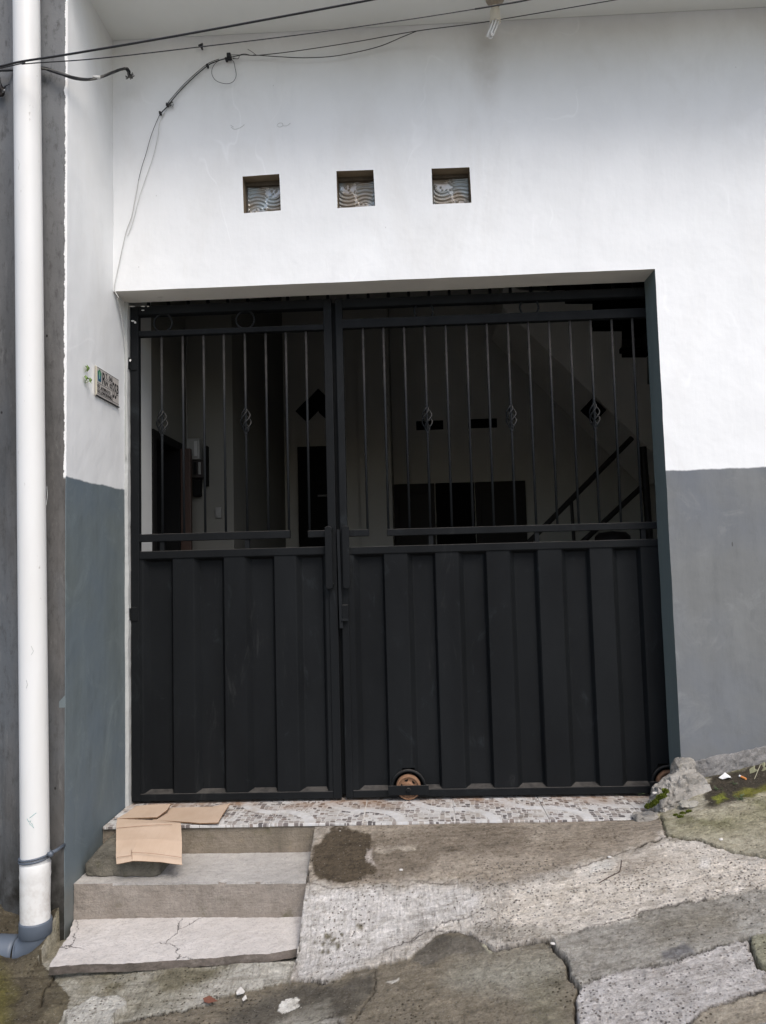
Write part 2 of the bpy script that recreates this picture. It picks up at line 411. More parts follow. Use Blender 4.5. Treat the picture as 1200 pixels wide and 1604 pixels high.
M_step0 = concrete('ochre stained cement', (.26, .22, .175), (.17, .145, .11), (.32, .25, .16), brush=.25, seed=4, moss=.5)
M_rock = concrete('broken concrete', (.36, .34, .31), (.22, .205, .18), (.46, .44, .41), scale=2, seed=5, moss=.35)
M_rock2 = concrete('mossy stone', (.17, .155, .125), (.10, .093, .075), (.20, .185, .15), scale=2, seed=6, moss=.7)
M_rubble = concrete('rough mortar', (.26, .25, .24), (.16, .155, .15), (.33, .32, .30), scale=3, seed=7)
def moss_mat():
    a = Mat('moss', rough=.95, spec=.1)
    a.color(a.mix(a.noise(70, 4, .7), (.035, .05, .008), (.17, .20, .03))); a.bump(a.noise(260, 3, .7), .9, .004); return a.m
M_moss = moss_mat()
def leaf_mat(name, a0, b0):
    a = Mat(name, rough=.5, spec=.4); a.color(a.mix(a.noise(60, 3, .6), a0, b0)); return a.m
M_leaf = leaf_mat('leaf', (.12, .21, .05), (.26, .36, .12))
M_weed = leaf_mat('weed leaf', (.05, .08, .035), (.11, .15, .07))
def card_mat():
    a = Mat('brown cardboard', rough=.85, spec=.15)
    c = a.mix(a.mr(a.noise(5, 4, .6), .3, .7), (.40, .30, .22), (.475, .37, .285))
    fl = a.noise(50, 2, .5, a.map((5, .35, .35), rot=(0, 0, 0)))
    c = a.mix(a.mr(fl, .45, .7, 0, .14), c, (.33, .235, .165)); a.color(c)
    a.bump(a.math('ADD', fl, a.noise(5, 3, .5)), .22, .003); return a.m
M_card = card_mat()
M_cardedge = simple('torn cardboard edge', (.20, .12, .07), .9, .1, var=.4, scale=200, bump=.5, bscale=300)
def tile_mat():
    a = Mat('mosaic print tile', rough=.38, spec=.45)
    vec = a.map((1, 1, 1), rot=(0, 0, .05))
    wob = a.n.new('ShaderNodeMix'); wob.data_type = 'VECTOR'; wob.inputs[0].default_value = .02
    a.L(vec, wob.inputs[4]); a.L(a.noise(5, 2, .5, color=True), wob.inputs[5])
    vv = a.map((1, .85, 0), vec=wob.outputs[1])
    col = a.voro(44, 'F1', vv, .62, 'Color', 'CHEBYCHEV')
    k = a.sep(col)
    edge = a.math('SUBTRACT', a.voro(44, 'F2', vv, .62, 'Distance', 'CHEBYCHEV'), a.voro(44, 'F1', vv, .62, 'Distance', 'CHEBYCHEV'))
    x = a.sep()
    T = .4115
    u = a.math('FRACT', a.math('MULTIPLY', a.math('ADD', x[0], .245+T*10), 1/T)); v = a.math('MULTIPLY', a.math('ADD', x[1], .135), 1/T)
    def dist(cx, cy):
        return a.math('SQRT', a.math('ADD', a.math('POWER', a.math('SUBTRACT', u, cx), 2), a.math('POWER', a.math('SUBTRACT', v, cy), 2)))
    b1 = a.mr(a.math('ABSOLUTE', a.math('SUBTRACT', dist(0.0, .0), .42)), .055, .065, 1, 0)
    b2 = a.mr(a.math('ABSOLUTE', a.math('SUBTRACT', dist(1.0, .85), .45)), .055, .065, 1, 0)
    band = a.math('MAXIMUM', b1, b2)
    r = a.n.new('ShaderNodeValToRGB'); a.L(k[0], r.inputs[0]); e = r.color_ramp; e.interpolation = 'CONSTANT'
    e.elements[0].position = 0; e.elements[0].color = (.46, .45, .44, 1); e.elements[1].position = .22; e.elements[1].color = (.28, .25, .235, 1)
    for p, cc in ((.42, (.155, .135, .13)), (.6, (.36, .33, .30)), (.74, (.11, .10, .10)), (.86, (.50, .49, .48)), (.94, (.21, .17, .15))):
        el = e.elements.new(p); el.color = (*cc, 1)
    c = a.mix(band, r.outputs[0], a.mix(k[1], (.50, .50, .50), (.60, .60, .60)))
    c = a.mix(a.mr(edge, .07, .12, 1, 0), c, (.55, .54, .52))
    c = a.mix(a.mr(a.noise(6, 6, .7), .5, .75, 0, .7), c, (.27, .235, .19))
    rus = a.math('MULTIPLY', a.mr(x[1], .02, .16, 0, 1), a.mr(a.noise(4, 5, .7), .42, .6))
    c = a.mix(a.math('MULTIPLY', rus, .7), c, (.26, .15, .08))
    a.color(c); a.bump(edge, .15, .002); return a.m
M_tile = tile_mat()
M_tileside = simple('tile body', (.55, .53, .50), .8, .2, var=.2, scale=30, bump=.2)

def glass_mat():
    a = Mat('pressed glass', (.09, .105, .11), .12, .7)
    c = a.mix(a.mr(a.noise(9, 3, .5), .42, .6), (.34, .385, .40), (.30, .255, .20)); a.color(c)  # pale blue-grey base stands in for light refracted in the block
    a.rough(a.mr(a.noise(30, 4, .6), .3, .7, .08, .3)); a.b.inputs['Coat Weight'].default_value = .6; a.b.inputs['Metallic'].default_value = .25
    return a.m
M_glass = glass_mat()
M_block_strip = simple('dark brown strip', (.10, .082, .062), .9, .15, var=.35, scale=25, bump=.7, bscale=60)
M_reveal_win = simple('unpainted brick reveal', (.23, .185, .13), .9, .15, var=.3, scale=16, bump=.7, bscale=40)

# ================================================================== THE HOUSE
XS = -1.42         # face of the side wall
XJ = 1.207         # right edge of the opening
ZL = 2.513         # underside of the lintel
ZC = 3.80          # underside of the canopy slab
WT = 0.165         # thickness of the front wall
house = empty('house', (0, 0.08, 0), 'white painted house front with a grey painted base around the black gate', 'house')

def wobbly(loop, step=.06, amp=.0015, seed=0):
    out = []; n = len(loop)
    for i in range(n):
        a, b = np.array(loop[i], float), np.array(loop[(i+1) % n], float); L = np.linalg.norm(b-a); k = max(1, int(L/step))
        for j in range(k):
            p = a+(b-a)*j/k
            if j: p = p + np.array([vnoise(np.array([[p[0]*9, p[1]*9, seed+.5]]), seed)[0], vnoise(np.array([[p[0]*9, p[1]*9, seed+3.5]]), seed+1)[0]])*amp
            out.append(tuple(p))
    return out
wins = []
for q in (((380, 276.5), (437.5, 272.5), (440, 329.5), (382, 334)), ((527, 268), (585, 266), (587.5, 322.5), (528.5, 326)), ((676, 264), (735.5, 262), (738.5, 317.5), (678, 320))):
    wins.append([(X_(x, y, 0), Z_(x, y, 0)) for x, y in q])
outer = wobbly([(XS, ZL-.002), (XJ, ZL+.004), (XJ+.004, -1.0), (4.6, -1.0), (4.6, 4.35), (XS, 4.35)], .08, .0018, 1)
mb = MB()
loops = [outer] + [wobbly(w_, .025, .0011, 5+i) for i, w_ in enumerate(wins)]
flat = [Vector((p[0], p[1], 0)) for l in loops for p in l]
tris = tessellate_polygon([[Vector((p[0], p[1], 0)) for p in l] for l in loops])
for yy, m in ((0.0, 0), (WT, 0)):
    n = len(mb.v); mb.v += [(p.x, yy, p.y) for p in flat]
    for t in tris:
        a_, b_, c_ = [flat[k] for k in t]
        ccw = (b_.x-a_.x)*(c_.y-a_.y)-(b_.y-a_.y)*(c_.x-a_.x) > 0
        tt = t if (ccw == (yy == 0.0)) else t[::-1]
        mb.f.append(tuple(n+k for k in tt)); mb.m.append(m)
for li, l in enumerate(loops):
    for i in range(len(l)):
        a_, b_ = l[i], l[(i+1) % len(l)]
        if li: m = 3
        else:
            mid = ((a_[0]+b_[0])/2, (a_[1]+b_[1])/2)
            m = 1 if (abs(mid[0]-XJ) < .02 and mid[1] < ZL) else (2 if abs(mid[1]-ZL) < .02 and mid[0] < XJ else 0)
        mb.quad((a_[0], 0, a_[1]), (b_[0], 0, b_[1]), (b_[0], WT, b_[1]), (a_[0], WT, a_[1]), m)
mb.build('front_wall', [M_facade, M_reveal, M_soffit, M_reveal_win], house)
# glass blocks set in the three openings
def glass_block_mesh():
    n = 72; s_ = .186; mb = MB(); us = np.linspace(0, 1, n+1)
    U, V = np.meshgrid(us, us); u = U.ravel(); v = V.ravel()
    h = np.zeros_like(u)
    r1 = np.hypot(u-.28, v-.18); r2 = np.hypot(u-.74, v-.84)
    side = (u + .12*np.sin(v*6.3)) > .52
    wv = np.where(side, np.sin(r2*2*math.pi*10), np.sin(r1*2*math.pi*10))
    near = np.where(side, (r2 > .20) & (v < .74) & (np.abs(u-.76) < .20), (r1 > .20) & (v > .28) & (np.abs(u-.28) < .22))
    h += np.where(near, wv*.0040, 0)
    r_ = np.random.default_rng(3)
    for k in range(90):
        cx, cy = r_.random(2); rr = .016 + r_.random()*.02
        d = np.hypot(u-cx, v-cy)/rr
        ok = (~near)
        h += np.where(ok & (d < 1), np.sqrt(np.clip(1-d*d, 0, 1))*.006, 0)
    e = np.minimum.reduce([u, v, 1-u, 1-v]); h = np.where(e < .04, -.004*(1-e/.04), h)
    mb.v = [(a_*s_-s_/2, -hh, b_*s_-s_/2) for a_, b_, hh in zip(u, v, h)]
    for j in range(n):
        for i in range(n):
            k = j*(n+1)+i; mb.f.append((k, k+1, k+n+2, k+n+1)); mb.m.append(0)
    mb.box(-s_/2, s_/2, .004, .06, -s_/2, s_/2)
    return mb
gb = None
for i, wq in enumerate(wins):
    cx = sum(p[0] for p in wq)/4; cz = sum(p[1] for p in wq)/4
    fr = MB()   # dark brown strips above and beside the block
    x0, x1, z0, z1 = cx-.099, cx+.099, cz-.099, cz+.099
    fr.box(x0, x1, .060, .135, z1-.026, z1+.004).box(x0-.003, x0+.012, .062, .134, z0, z1-.026).box(x1-.010, x1+.003, .061, .133, z0, z1-.026)
    fr.build('dark_block_strip', M_block_strip, house)
    if gb is None: gb = glass_block_mesh().build('glass_block', M_glass, house, smooth=True, loc=(0, 0, 0)); gb.location = Vector((cx+.002, .078, cz-.012)) - WL[house.name]
    else: copy_of(gb, (cx+.002, .078, cz-.012), house).scale = ((-1, 1, 1), (1, 1, -1))[i-1]

for pts in (((362, 199), (366, 202), (371, 202), (378, 199), (383, 195)), ((361, 196), (366, 199)), ((434, 196), (437, 193), (442, 193), (443, 197), (438, 199), (434, 197)), ((443, 197), (449, 197), (455, 193))):
    MB().tube(curve_pts([hit(a, b, 1, -.0008) for a, b in pts], 5), .0009, 4).build('scuff', M_strip, house)
# side wall (runs from the neighbour's corner into the carport) with the door opening behind the gate
sw = MB()
YD0, YD1, ZD = .545, 1.01, 1.93
sw.box(XS-.15, XS, -.497, .15, -1.0, 4.35, 0)
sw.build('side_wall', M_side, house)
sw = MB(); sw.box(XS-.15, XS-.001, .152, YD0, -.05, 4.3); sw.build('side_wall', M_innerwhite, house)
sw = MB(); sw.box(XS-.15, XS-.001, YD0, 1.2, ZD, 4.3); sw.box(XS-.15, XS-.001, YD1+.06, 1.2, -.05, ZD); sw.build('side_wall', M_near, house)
# rough mortar return between the side wall and the gate stile
rough_block([(XS-.01, .140, -.04), (XS+.016, .150, -.04), (XS+.016, .26, -.04), (XS-.01, .26, -.04), (XS-.01, .140, ZL), (XS+.014, .150, ZL), (XS+.014, .26, ZL), (XS-.01, .26, ZL)],
            .02, .005, 8, 3, .002, 50).build('mortar_strip', M_strip, house)
# canopy slab overhead
cb = MB(); cb.box(XS-.002, 4.6, -.57, -.002, ZC, ZC+.14); cb.build('canopy_slab', M_ceiling, house)
# foot of the wall on the right: rough unpainted mortar
rough_block([(1.235, -.016, .08), (4.5, -.016, .70), (4.5, .02, .70), (1.235, .02, .08), (1.235, -.010, .205), (4.5, -.010, .795), (4.5, .02, .795), (1.235, .02, .205)],
            .014, .014, 30, 9, .008, 90).build('wall_foot', M_rubble, house)

# ---- carport behind the gate
inn = MB(); inn.box(XS-.3, 3.0, .33, 4.8, -.06, -.012); inn.build('carport_floor', M_floor_in, house)
inn = MB(); inn.box(XS-.3, 3.0, WT+.005, 4.8, 4.15, 4.25); inn.build('carport_ceiling', M_inner, house)
inn = MB(); inn.box(2.45, 2.6, WT+.005, 4.8, -.05, 4.15); inn.build('carport_wall', M_inner2, house)
xa1 = X_(365, 700, 1.2)
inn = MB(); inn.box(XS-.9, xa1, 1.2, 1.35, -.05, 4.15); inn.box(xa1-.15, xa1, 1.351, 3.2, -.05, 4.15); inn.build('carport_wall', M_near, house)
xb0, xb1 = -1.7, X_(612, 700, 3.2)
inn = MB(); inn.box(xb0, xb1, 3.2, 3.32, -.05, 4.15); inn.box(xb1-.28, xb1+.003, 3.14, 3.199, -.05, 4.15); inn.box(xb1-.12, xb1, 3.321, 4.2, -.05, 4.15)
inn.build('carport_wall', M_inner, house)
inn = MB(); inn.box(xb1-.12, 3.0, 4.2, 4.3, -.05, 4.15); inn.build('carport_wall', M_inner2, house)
# room beyond the side door
inn = MB(); inn.box(XS-1.4, XS-.15, YD0-.3, YD0-.2, -.05, 2.6); inn.box(XS-1.5, XS-1.4, YD0-.3, 2.2, -.05, 2.6); inn.build('room_wall', M_inner, house)
def door(name, x0, x1, y, z0, z1, mat, rails, handle=None):
    d = MB().box(x0, x1, y-.045, y-.003, z0, z1).build(name, mat, house, bevel=.004)
    for (a0, a1, b0, b1) in rails:
        MB().box(a0, a1, y-.058, y-.0455, b0, b1).build('panel', mat, d, bevel=.004)
    if handle:
        hx, hz = handle
        MB().box(hx, hx+.02, y-.062, y-.046, hz-.07, hz+.07).tube([(hx+.01, y-.06, hz), (hx+.01, y-.10, hz), (hx-.10, y-.10, hz)], .009, 8).build('handle', M_steel, d)
    return d
dx0, dx1, dz1 = X_(467, 700, 3.2), X_(531, 700, 3.2), Z_(500, 700, 3.2)
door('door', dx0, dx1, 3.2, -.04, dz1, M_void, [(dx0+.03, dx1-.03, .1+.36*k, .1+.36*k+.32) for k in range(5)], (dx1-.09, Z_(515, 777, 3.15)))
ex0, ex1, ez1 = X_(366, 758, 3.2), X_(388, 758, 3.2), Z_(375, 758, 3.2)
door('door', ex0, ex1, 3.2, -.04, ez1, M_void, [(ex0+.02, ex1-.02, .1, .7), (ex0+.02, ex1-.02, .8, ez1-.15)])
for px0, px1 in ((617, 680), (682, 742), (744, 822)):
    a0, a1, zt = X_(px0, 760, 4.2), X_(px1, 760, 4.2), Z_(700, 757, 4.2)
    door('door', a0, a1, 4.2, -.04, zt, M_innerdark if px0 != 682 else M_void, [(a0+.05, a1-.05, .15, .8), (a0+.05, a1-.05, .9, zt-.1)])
for q in ((652, 694, 660, 674), (737, 778, 657, 671)):
    x0, x1 = X_(q[0], q[2], 4.2), X_(q[1], q[2], 4.2); z1, z0 = Z_(q[0], q[2], 4.2), Z_(q[0], q[3], 4.2)
    fr = MB().box(x0, x1, 4.19, 4.199, z0, z1).build('vent', M_void, house)
def diamond(px, py, r, Y, name='vent'):
    cx, cz = X_(px, py, Y), Z_(px, py, Y); mb = MB(); q = [(cx-r, cz), (cx, cz-r), (cx+r, cz), (cx, cz+r)]
    mb.hexa([(q[0][0], Y-.012, q[0][1]), (q[1][0], Y-.012, q[1][1]), (q[1][0], Y-.001, q[1][1]), (q[0][0], Y-.001, q[0][1]),
             (q[3][0], Y-.012, q[3][1]), (q[2][0], Y-.012, q[2][1]), (q[2][0], Y-.001, q[2][1]), (q[3][0], Y-.001, q[3][1])])
    mb.build(name, M_void, house)
diamond(481, 644, .105, 3.2); diamond(499, 627, .105, 3.2); diamond(517, 645, .105, 3.2)
diamond(929, 643, .115, 3.9) if False else None
# stairs on the right: a flight with a white side and dark treads
def sx(px, py, Y=2.95): return (X_(px, py, Y), Z_(px, py, Y))
prof = [sx(815, 455), sx(885, 455), sx(885, 476), sx(928, 476), sx(928, 519), sx(974, 519), sx(974, 560), sx(1014, 560), sx(1014, 602), sx(1060, 602), sx(1060, 745), sx(788, 482), sx(788, 440)]
tri = tessellate_polygon([[Vector((p[0], p[1], 0)) for p in prof]])
mb = MB()
for yy in (2.95, 3.9):
    n = len(mb.v); mb.v += [(p[0], yy, p[1]) for p in prof]
    for t in tri: mb.f.append(tuple(n+k for k in (t if yy > 3 else t[::-1]))); mb.m.append(0)
n = len(prof)
for i in range(n): mb.f.append((i, (i+1) % n, n+(i+1) % n, n+i)); mb.m.append(0)
st = mb.build('stair_flight', M_stair, house)
for (a0, b0), (a1, b1) in zip([(885, 470), (928, 513), (974, 554)], [(930, 448), (976, 470), (1018, 512)]):
    x0, z0 = sx(a0, b0); x1, z1 = sx(a1, b1)
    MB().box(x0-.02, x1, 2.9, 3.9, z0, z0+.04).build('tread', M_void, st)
MB().box(sx(900, 440)[0], 2.44, 3.0, 4.19, sx(900, 470)[1], 4.1).build('stairwell_shade', M_void, house)  # solid black block standing in for the stairwell's deep shade
diamond(929, 643, .11, 2.94)
rail = MB()
for pts in (((990, 686), (826, 852)), ((1004, 764), (905, 856))):
    p = [(X_(*q, 2.6), 2.6, Z_(*q, 2.6)) for q in pts]; rail.tube([p[0], p[1], (p[1][0]*2-p[0][0], 2.6, p[1][2]*2-p[0][2])], .022, 8)
for q in ((895, 785), (1007, 700)):
    x0, z0 = X_(*q, 2.6), Z_(*q, 2.6); rail.tube([(x0, 2.6, z0), (x0+.02, 2.6, z0-.9)], .014 if q[0] < 900 else .03, 8)
rail.build('stair_rail', M_innerdark, house)
# brown door frame and half open leaf at the side door
fr = MB(); fr.box(XS-.14, XS+.012, YD0, YD0+.05, -.04, ZD); fr.box(XS-.14, XS+.012, YD1, YD1+.06, -.04, ZD); fr.box(XS-.14, XS+.012, YD0+.05, YD1, ZD-.05, ZD)
fo = fr.build('door_frame', M_void, house, bevel=.004)
MB().box(XS+.013, XS+.075, YD1+.012, YD1+.05, .0, ZD-.04).build('door', M_brown, house, bevel=.003)
MB().tube([(XS+.05, YD1+.01, .93), (XS+.05, YD1-.04, .93), (XS+.05, YD1-.04, 1.02)], .008, 8).build('handle', M_steel, fo)

# ================================================================== THE NEIGHBOUR'S WALL
nb = empty('neighbour_wall', (-2.4, -.3, -.3), 'dark grey bare cement wall of the house next door behind the white downpipe', 'wall')
def nbx(v):
    # a shallow step in the render left of the pipe, and a knocked hole at the corner
    s_ = np.clip((-1.665-v[:, 0])/.012, 0, 1)*(np.abs(v[:, 1]+.5) < .02); v[:, 1] += s_*.022
    d = np.hypot(v[:, 0]-(XS-.004), (v[:, 2]-Z_(107, 1099, -.5))*.75); k = np.clip(1-d/.018, 0, 1)*(v[:, 1] < -.45); v[:, 1] += np.sqrt(k)*.02
    return v
rough_block([(-3.6, -.5, -1.0), (XS-.003, -.5, -1.0), (XS-.003, -.2, -1.0), (-3.6, -.2, -1.0), (-3.6, -.5, 5.0), (XS-.003, -.5, 5.0), (XS-.003, -.2, 5.0), (-3.6, -.2, 5.0)],
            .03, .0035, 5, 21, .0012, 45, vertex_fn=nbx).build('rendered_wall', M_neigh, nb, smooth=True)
# twigs and wire ends stuffed into a hole of that wall
cl = empty('insulator', (-1.66, -.51, 3.2), 'frayed wire ends with a pale peg on the dark wall left of the downpipe', 'wire ends')
cx, cz = X_(6, 142, -.5), Z_(6, 142, -.5)
mb = MB(); random.seed(3)
for k in range(9):
    an = random.uniform(0, 6.28); l = random.uniform(.02, .05)
    mb.tube([(cx, -.50, cz), (cx+math.cos(an)*l*.6, -.53, cz+math.sin(an)*l*.6), (cx+math.cos(an)*l, -.535, cz+math.sin(an)*l)], .0014, 5)
mb.build('wire_end', M_cable, cl)
MB().tube([(cx-.005, -.5, cz-.01), (cx+.030, -.55, cz-.030)], .003, 6).build('peg', M_whitewire, cl)
rough_block([(cx-.03, -.515, cz-.03), (cx+.004, -.515, cz-.03), (cx+.004, -.495, cz-.03), (cx-.03, -.495, cz-.03), (cx-.03, -.515, cz+.02), (cx+.004, -.515, cz+.02), (cx+.004, -.495, cz+.02), (cx-.03, -.495, cz+.02)],
            .006, .006, 60, 4, round_=3).build('putty', M_innerdark, cl, smooth=True)

# ================================================================== DOWNPIPE
YP = -.575
dp = empty('downpipe', (-1.5, YP, -.30), 'white plastic downpipe with a grey elbow at its foot on the dark wall', 'downpipe')
pt, pb = (X_(41.5, 0, YP), Z_(41.5, 0, YP)), (X_(56, 1440, YP), Z_(56, 1440, YP))
def pipe_x(z): return pt[0]+(pb[0]-pt[0])*(pt[1]-z)/(pt[1]-pb[1])
z_j = Z_(56, 1372, YP)
mb = MB(); zs = np.linspace(5.0, pb[1]-.02, 30)
rp = .0535
prof_pts = [(pipe_x(z), YP, z) for z in zs]; rad = [rp]*len(zs)
mb.tube(prof_pts, rad, 40, False)
mb.build('pipe', M_pipe, dp, smooth=True)
mb = MB(); c0 = pipe_x(z_j)
mb.lathe([(rp+.0005, .055), (rp+.0035, .048), (rp+.003, .02), (rp+.0042, .004), (rp+.002, -.012), (rp+.0025, -.02), (rp+.001, -.12), (rp+.0005, pb[1]-.01-z_j)], (c0, YP, z_j), n=40)
mb.build('socket', M_pipe, dp, smooth=True)
zc = Z_(56, 1340, YP); cxx = pipe_x(zc)
mb = MB()
for dz in (0, .011): 
    mb.tube([(cxx+(rp+.003)*math.cos(t), YP+(rp+.003)*math.sin(t), zc-dz+.006*math.cos(t)) for t in np.linspace(-math.pi, math.pi, 41)], .0042, 8)
mb.tube([(cxx+rp, YP-.01, zc+.006), (cxx+rp+.02, YP+.02, zc+.01), (cxx+rp+.028, -.50, zc+.012)], .007, 8)
mb.tube([(cxx+rp+.012, YP-.02, zc+.008), (cxx+rp+.014, YP-.005, zc+.008)], .011, 12)
mb.build('clamp', M_greypvc, dp, smooth=True)
zt = pb[1]; xe = pb[0]
mb = MB(); mb.lathe([(rp+.001, 0), (rp+.006, -.001), (rp+.007, -.006), (rp+.007, -.052), (rp+.003, -.058)], (xe, YP, zt), n=40)
arc = [(xe-.065+.065*math.cos(a), YP, zt-.055-.065*math.sin(a)) for a in np.linspace(0, math.pi/2, 14)]
arc = [(xe, YP, zt-.045)] + arc + [(xe-.075, YP-.002, zt-.12)]
mb.tube(arc, rp+.001, 40, False)
el = mb.build('elbow', M_greypvc, dp, smooth=True)
mb = MB(); x0 = xe-.07; ex = [(x0, YP-.001, zt-.12), (x0-.004, YP-.001, zt-.12), (x0-.02, YP-.002, zt-.119), (x0-.05, YP-.004, zt-.117), (x0-.078, YP-.006, zt-.115)]
mb.tube(ex, [rp+.002, rp+.006, rp+.0065, rp+.006, rp+.007], 40, False); mb.tube([ex[-1], ex[2]], [rp-.002, rp-.004], 40, False)
mb.tube([(ex[2][0], ex[2][1], ex[2][2]), (ex[2][0]-.002, ex[2][1], ex[2][2])], rp-.002, 40)
mb.build('coupling', M_greypvc, el, smooth=True)

def on_pipe(px, py):
    xx = X_(px, py, YP-.05); zz = Z_(px, py, YP-.05); dx = min(max((xx-pipe_x(zz))/rp, -.98), .98); return (xx, YP-rp*math.sqrt(1-dx*dx)-.0004, zz)
M_scr = simple('teal crayon', (.10, .30, .29), bump=0)
for pts, mm in ((((43, 1282), (46, 1287), (49, 1285), (47, 1290), (53, 1297), (50, 1289)), M_scr), (((47, 1281), (52, 1277), (56, 1274)), M_scr), (((42, 1065), (44, 1072), (42, 1078)), M_strip), (((49, 1012), (52, 1020), (49, 1026)), M_strip), (((66, 760), (67, 775), (65, 790)), M_strip), (((28, 250), (31, 257), (29, 266)), M_strip)):
    MB().tube([on_pipe(*q) for q in pts], .0009, 4).build('scribble', mm, dp)

# ================================================================== GATE
GY = .175
def gx(px, py): return X_(px, py, GY)
def gz(px, py): return Z_(px, py, GY)
def gate_leaf(label, x0, x1, stiles, rails, ptop, pbot, recs, bars, baskets, rings, stubs, ztop, zmid, arches=()):
    t = empty('gate_leaf', ((x0+x1)/2, GY, 0.02), label, 'gate', 'two leaves of the black iron gate')
    yf, yb = GY, GY+.038
    for (a, b) in stiles: MB().box(a, b, yf, yb, pbot, ztop).build('stile', M_gate, t, bevel=.003)
    for (a, b, c, d) in rails: MB().box(a, b, yf+.0015, yb-.0015, c, d).build('rail', M_gate, t, bevel=.003)
    # pressed steel panel
    a, b = stiles[0][1], stiles[1][0]; zt_, zb_ = ptop, pbot+.03
    nx, nz = int((b-a)/.006), 130
    xs = np.linspace(a, b, nx+1); zz = np.concatenate([np.linspace(zb_, zb_+.09, 30)[:-1], np.linspace(zb_+.09, zt_-.05, 60)[:-1], np.linspace(zt_-.05, zt_, 20)])
    Xg, Zg = np.meshgrid(xs, zz); x = Xg.ravel(); z = Zg.ravel(); d = np.zeros_like(x)
    for (r0, r1) in recs:
        # asymmetric pressing: a wide left flank, a steep right one
        fx = np.clip(np.minimum((x-r0)/.028, (r1-x)/.012), 0, 1)
        zb2, zt2 = zb_+.004, zt_-.002
        inset = .020*np.clip(1-fx, 0, 1)
        fz = np.clip(np.minimum((z-zb2)/.013, (zt2-z)/.012), 0, 1)
        d = np.maximum(d, np.minimum(fx, fz)*.033)
    y = yf+.006 + d + n2(x, z, 1.6, 4, 2)*.0022
    nxx = len(xs); mb = MB(); mb.v = [(p, q, r) for p, q, r in zip(x, y, z)]
    keep = np.ones_like(x, bool)
    for (ax_, az_, ar_) in arches: keep &= np.hypot(x-ax_, z-az_) > ar_
    for j in range(len(zz)-1):
        for i in range(nxx-1):
            k = j*nxx+i
            if keep[k] and keep[k+1] and keep[k+nxx] and keep[k+nxx+1]: mb.f.append((k, k+1, k+nxx+1, k+nxx)); mb.m.append(0)
    mb.build('sheet_panel', M_gate, t)
    bar = None; L = rails[1][2]+.004-zmid
    for (bx, full) in bars:
        if bar is None:
            bar = MB().tube([(0, 0, -L/2), (0, 0, L/2)], .0062, 8).build('bar', M_bar, t, smooth=True, loc=(0, 0, 0))
            WL[bar.name] = Vector((bx, GY+.019, zmid+L/2)); bar.location = WL[bar.name]-WL[t.name]
        else: copy_of(bar, (bx, GY+.019, zmid+L/2), t)
    bk = None
    for (bx, bz) in baskets:
        if bk is None:
            mb = MB()
            for w_ in range(4):
                pts = []
                for s_ in np.linspace(0, 1, 22):
                    r_ = .0245*math.sin(math.pi*s_)**.8+.002; an = w_*math.pi/2 + s_*math.pi*1.35
                    pts.append((r_*math.cos(an), r_*math.sin(an), (s_-.5)*.125))
                mb.tube(pts, .0036, 6)
            mb.lathe([(.0085, -.070), (.0085, -.058)], (0, 0, 0), n=10); mb.lathe([(.0085, .058), (.0085, .070)], (0, 0, 0), n=10)
            bk = mb.build('basket_twist', M_bar, t, smooth=True, loc=(0, 0, 0)); WL[bk.name] = Vector((bx, GY+.019, bz)); bk.location = WL[bk.name]-WL[t.name]
        else: copy_of(bk, (bx, GY+.019, bz), t)
    rg = None
    for (rx, rz) in rings:
        if rg is None:
            rg = MB().tube([(.047*math.cos(a), 0, .047*math.sin(a)) for a in np.linspace(0, 2*math.pi, 41)], .005, 8).build('ring', M_bar, t, smooth=True, loc=(0, 0, 0))
            WL[rg.name] = Vector((rx, GY+.019, rz)); rg.location = WL[rg.name]-WL[t.name]
        else: copy_of(rg, (rx, GY+.019, rz), t)
    for sx_ in stubs: MB().box(sx_-.011, sx_+.011, yf+.008, yb-.008, rails[-1][3]-.002, zmid-.03).build('stub', M_gate, t)
    return t
# left leaf
ZT = 2.497
barsL = [(gx(px, 660), True) for px in (252, 285.5, 318.5, 350.5, 384, 417, 449, 481)]
recL = [(gx(a, 1000), gx(b, 1000)) for a, b in ((223, 270), (303.5, 351), (384.5, 431), (465, 510))]
xl0, xl1 = -1.401, -1.359; cl0, cl1 = -.408, -.366
railsL = [(xl1, cl0, 2.452, ZT), (xl1, cl0, 2.338, 2.366), (xl1, gx(454, 837), 1.285, 1.324), (gx(482, 837), cl0, 1.284, 1.319), (xl1, cl0, .012, .048), (xl1, cl0, 1.199, 1.238)]
leafL = gate_leaf('narrower left leaf of the black gate, hinged on the side wall, with eight thin bars', xl0, cl1, [(xl0, xl1), (cl0, cl1)], railsL, 1.199, .012, recL, barsL,
                  [(barsL[0][0], gz(252, 661)), (barsL[4][0], gz(384, 658))], [(gx(253.5, 499), 2.409), (gx(383, 495), 2.409)], [barsL[0][0], barsL[4][0]], ZT, 1.322)
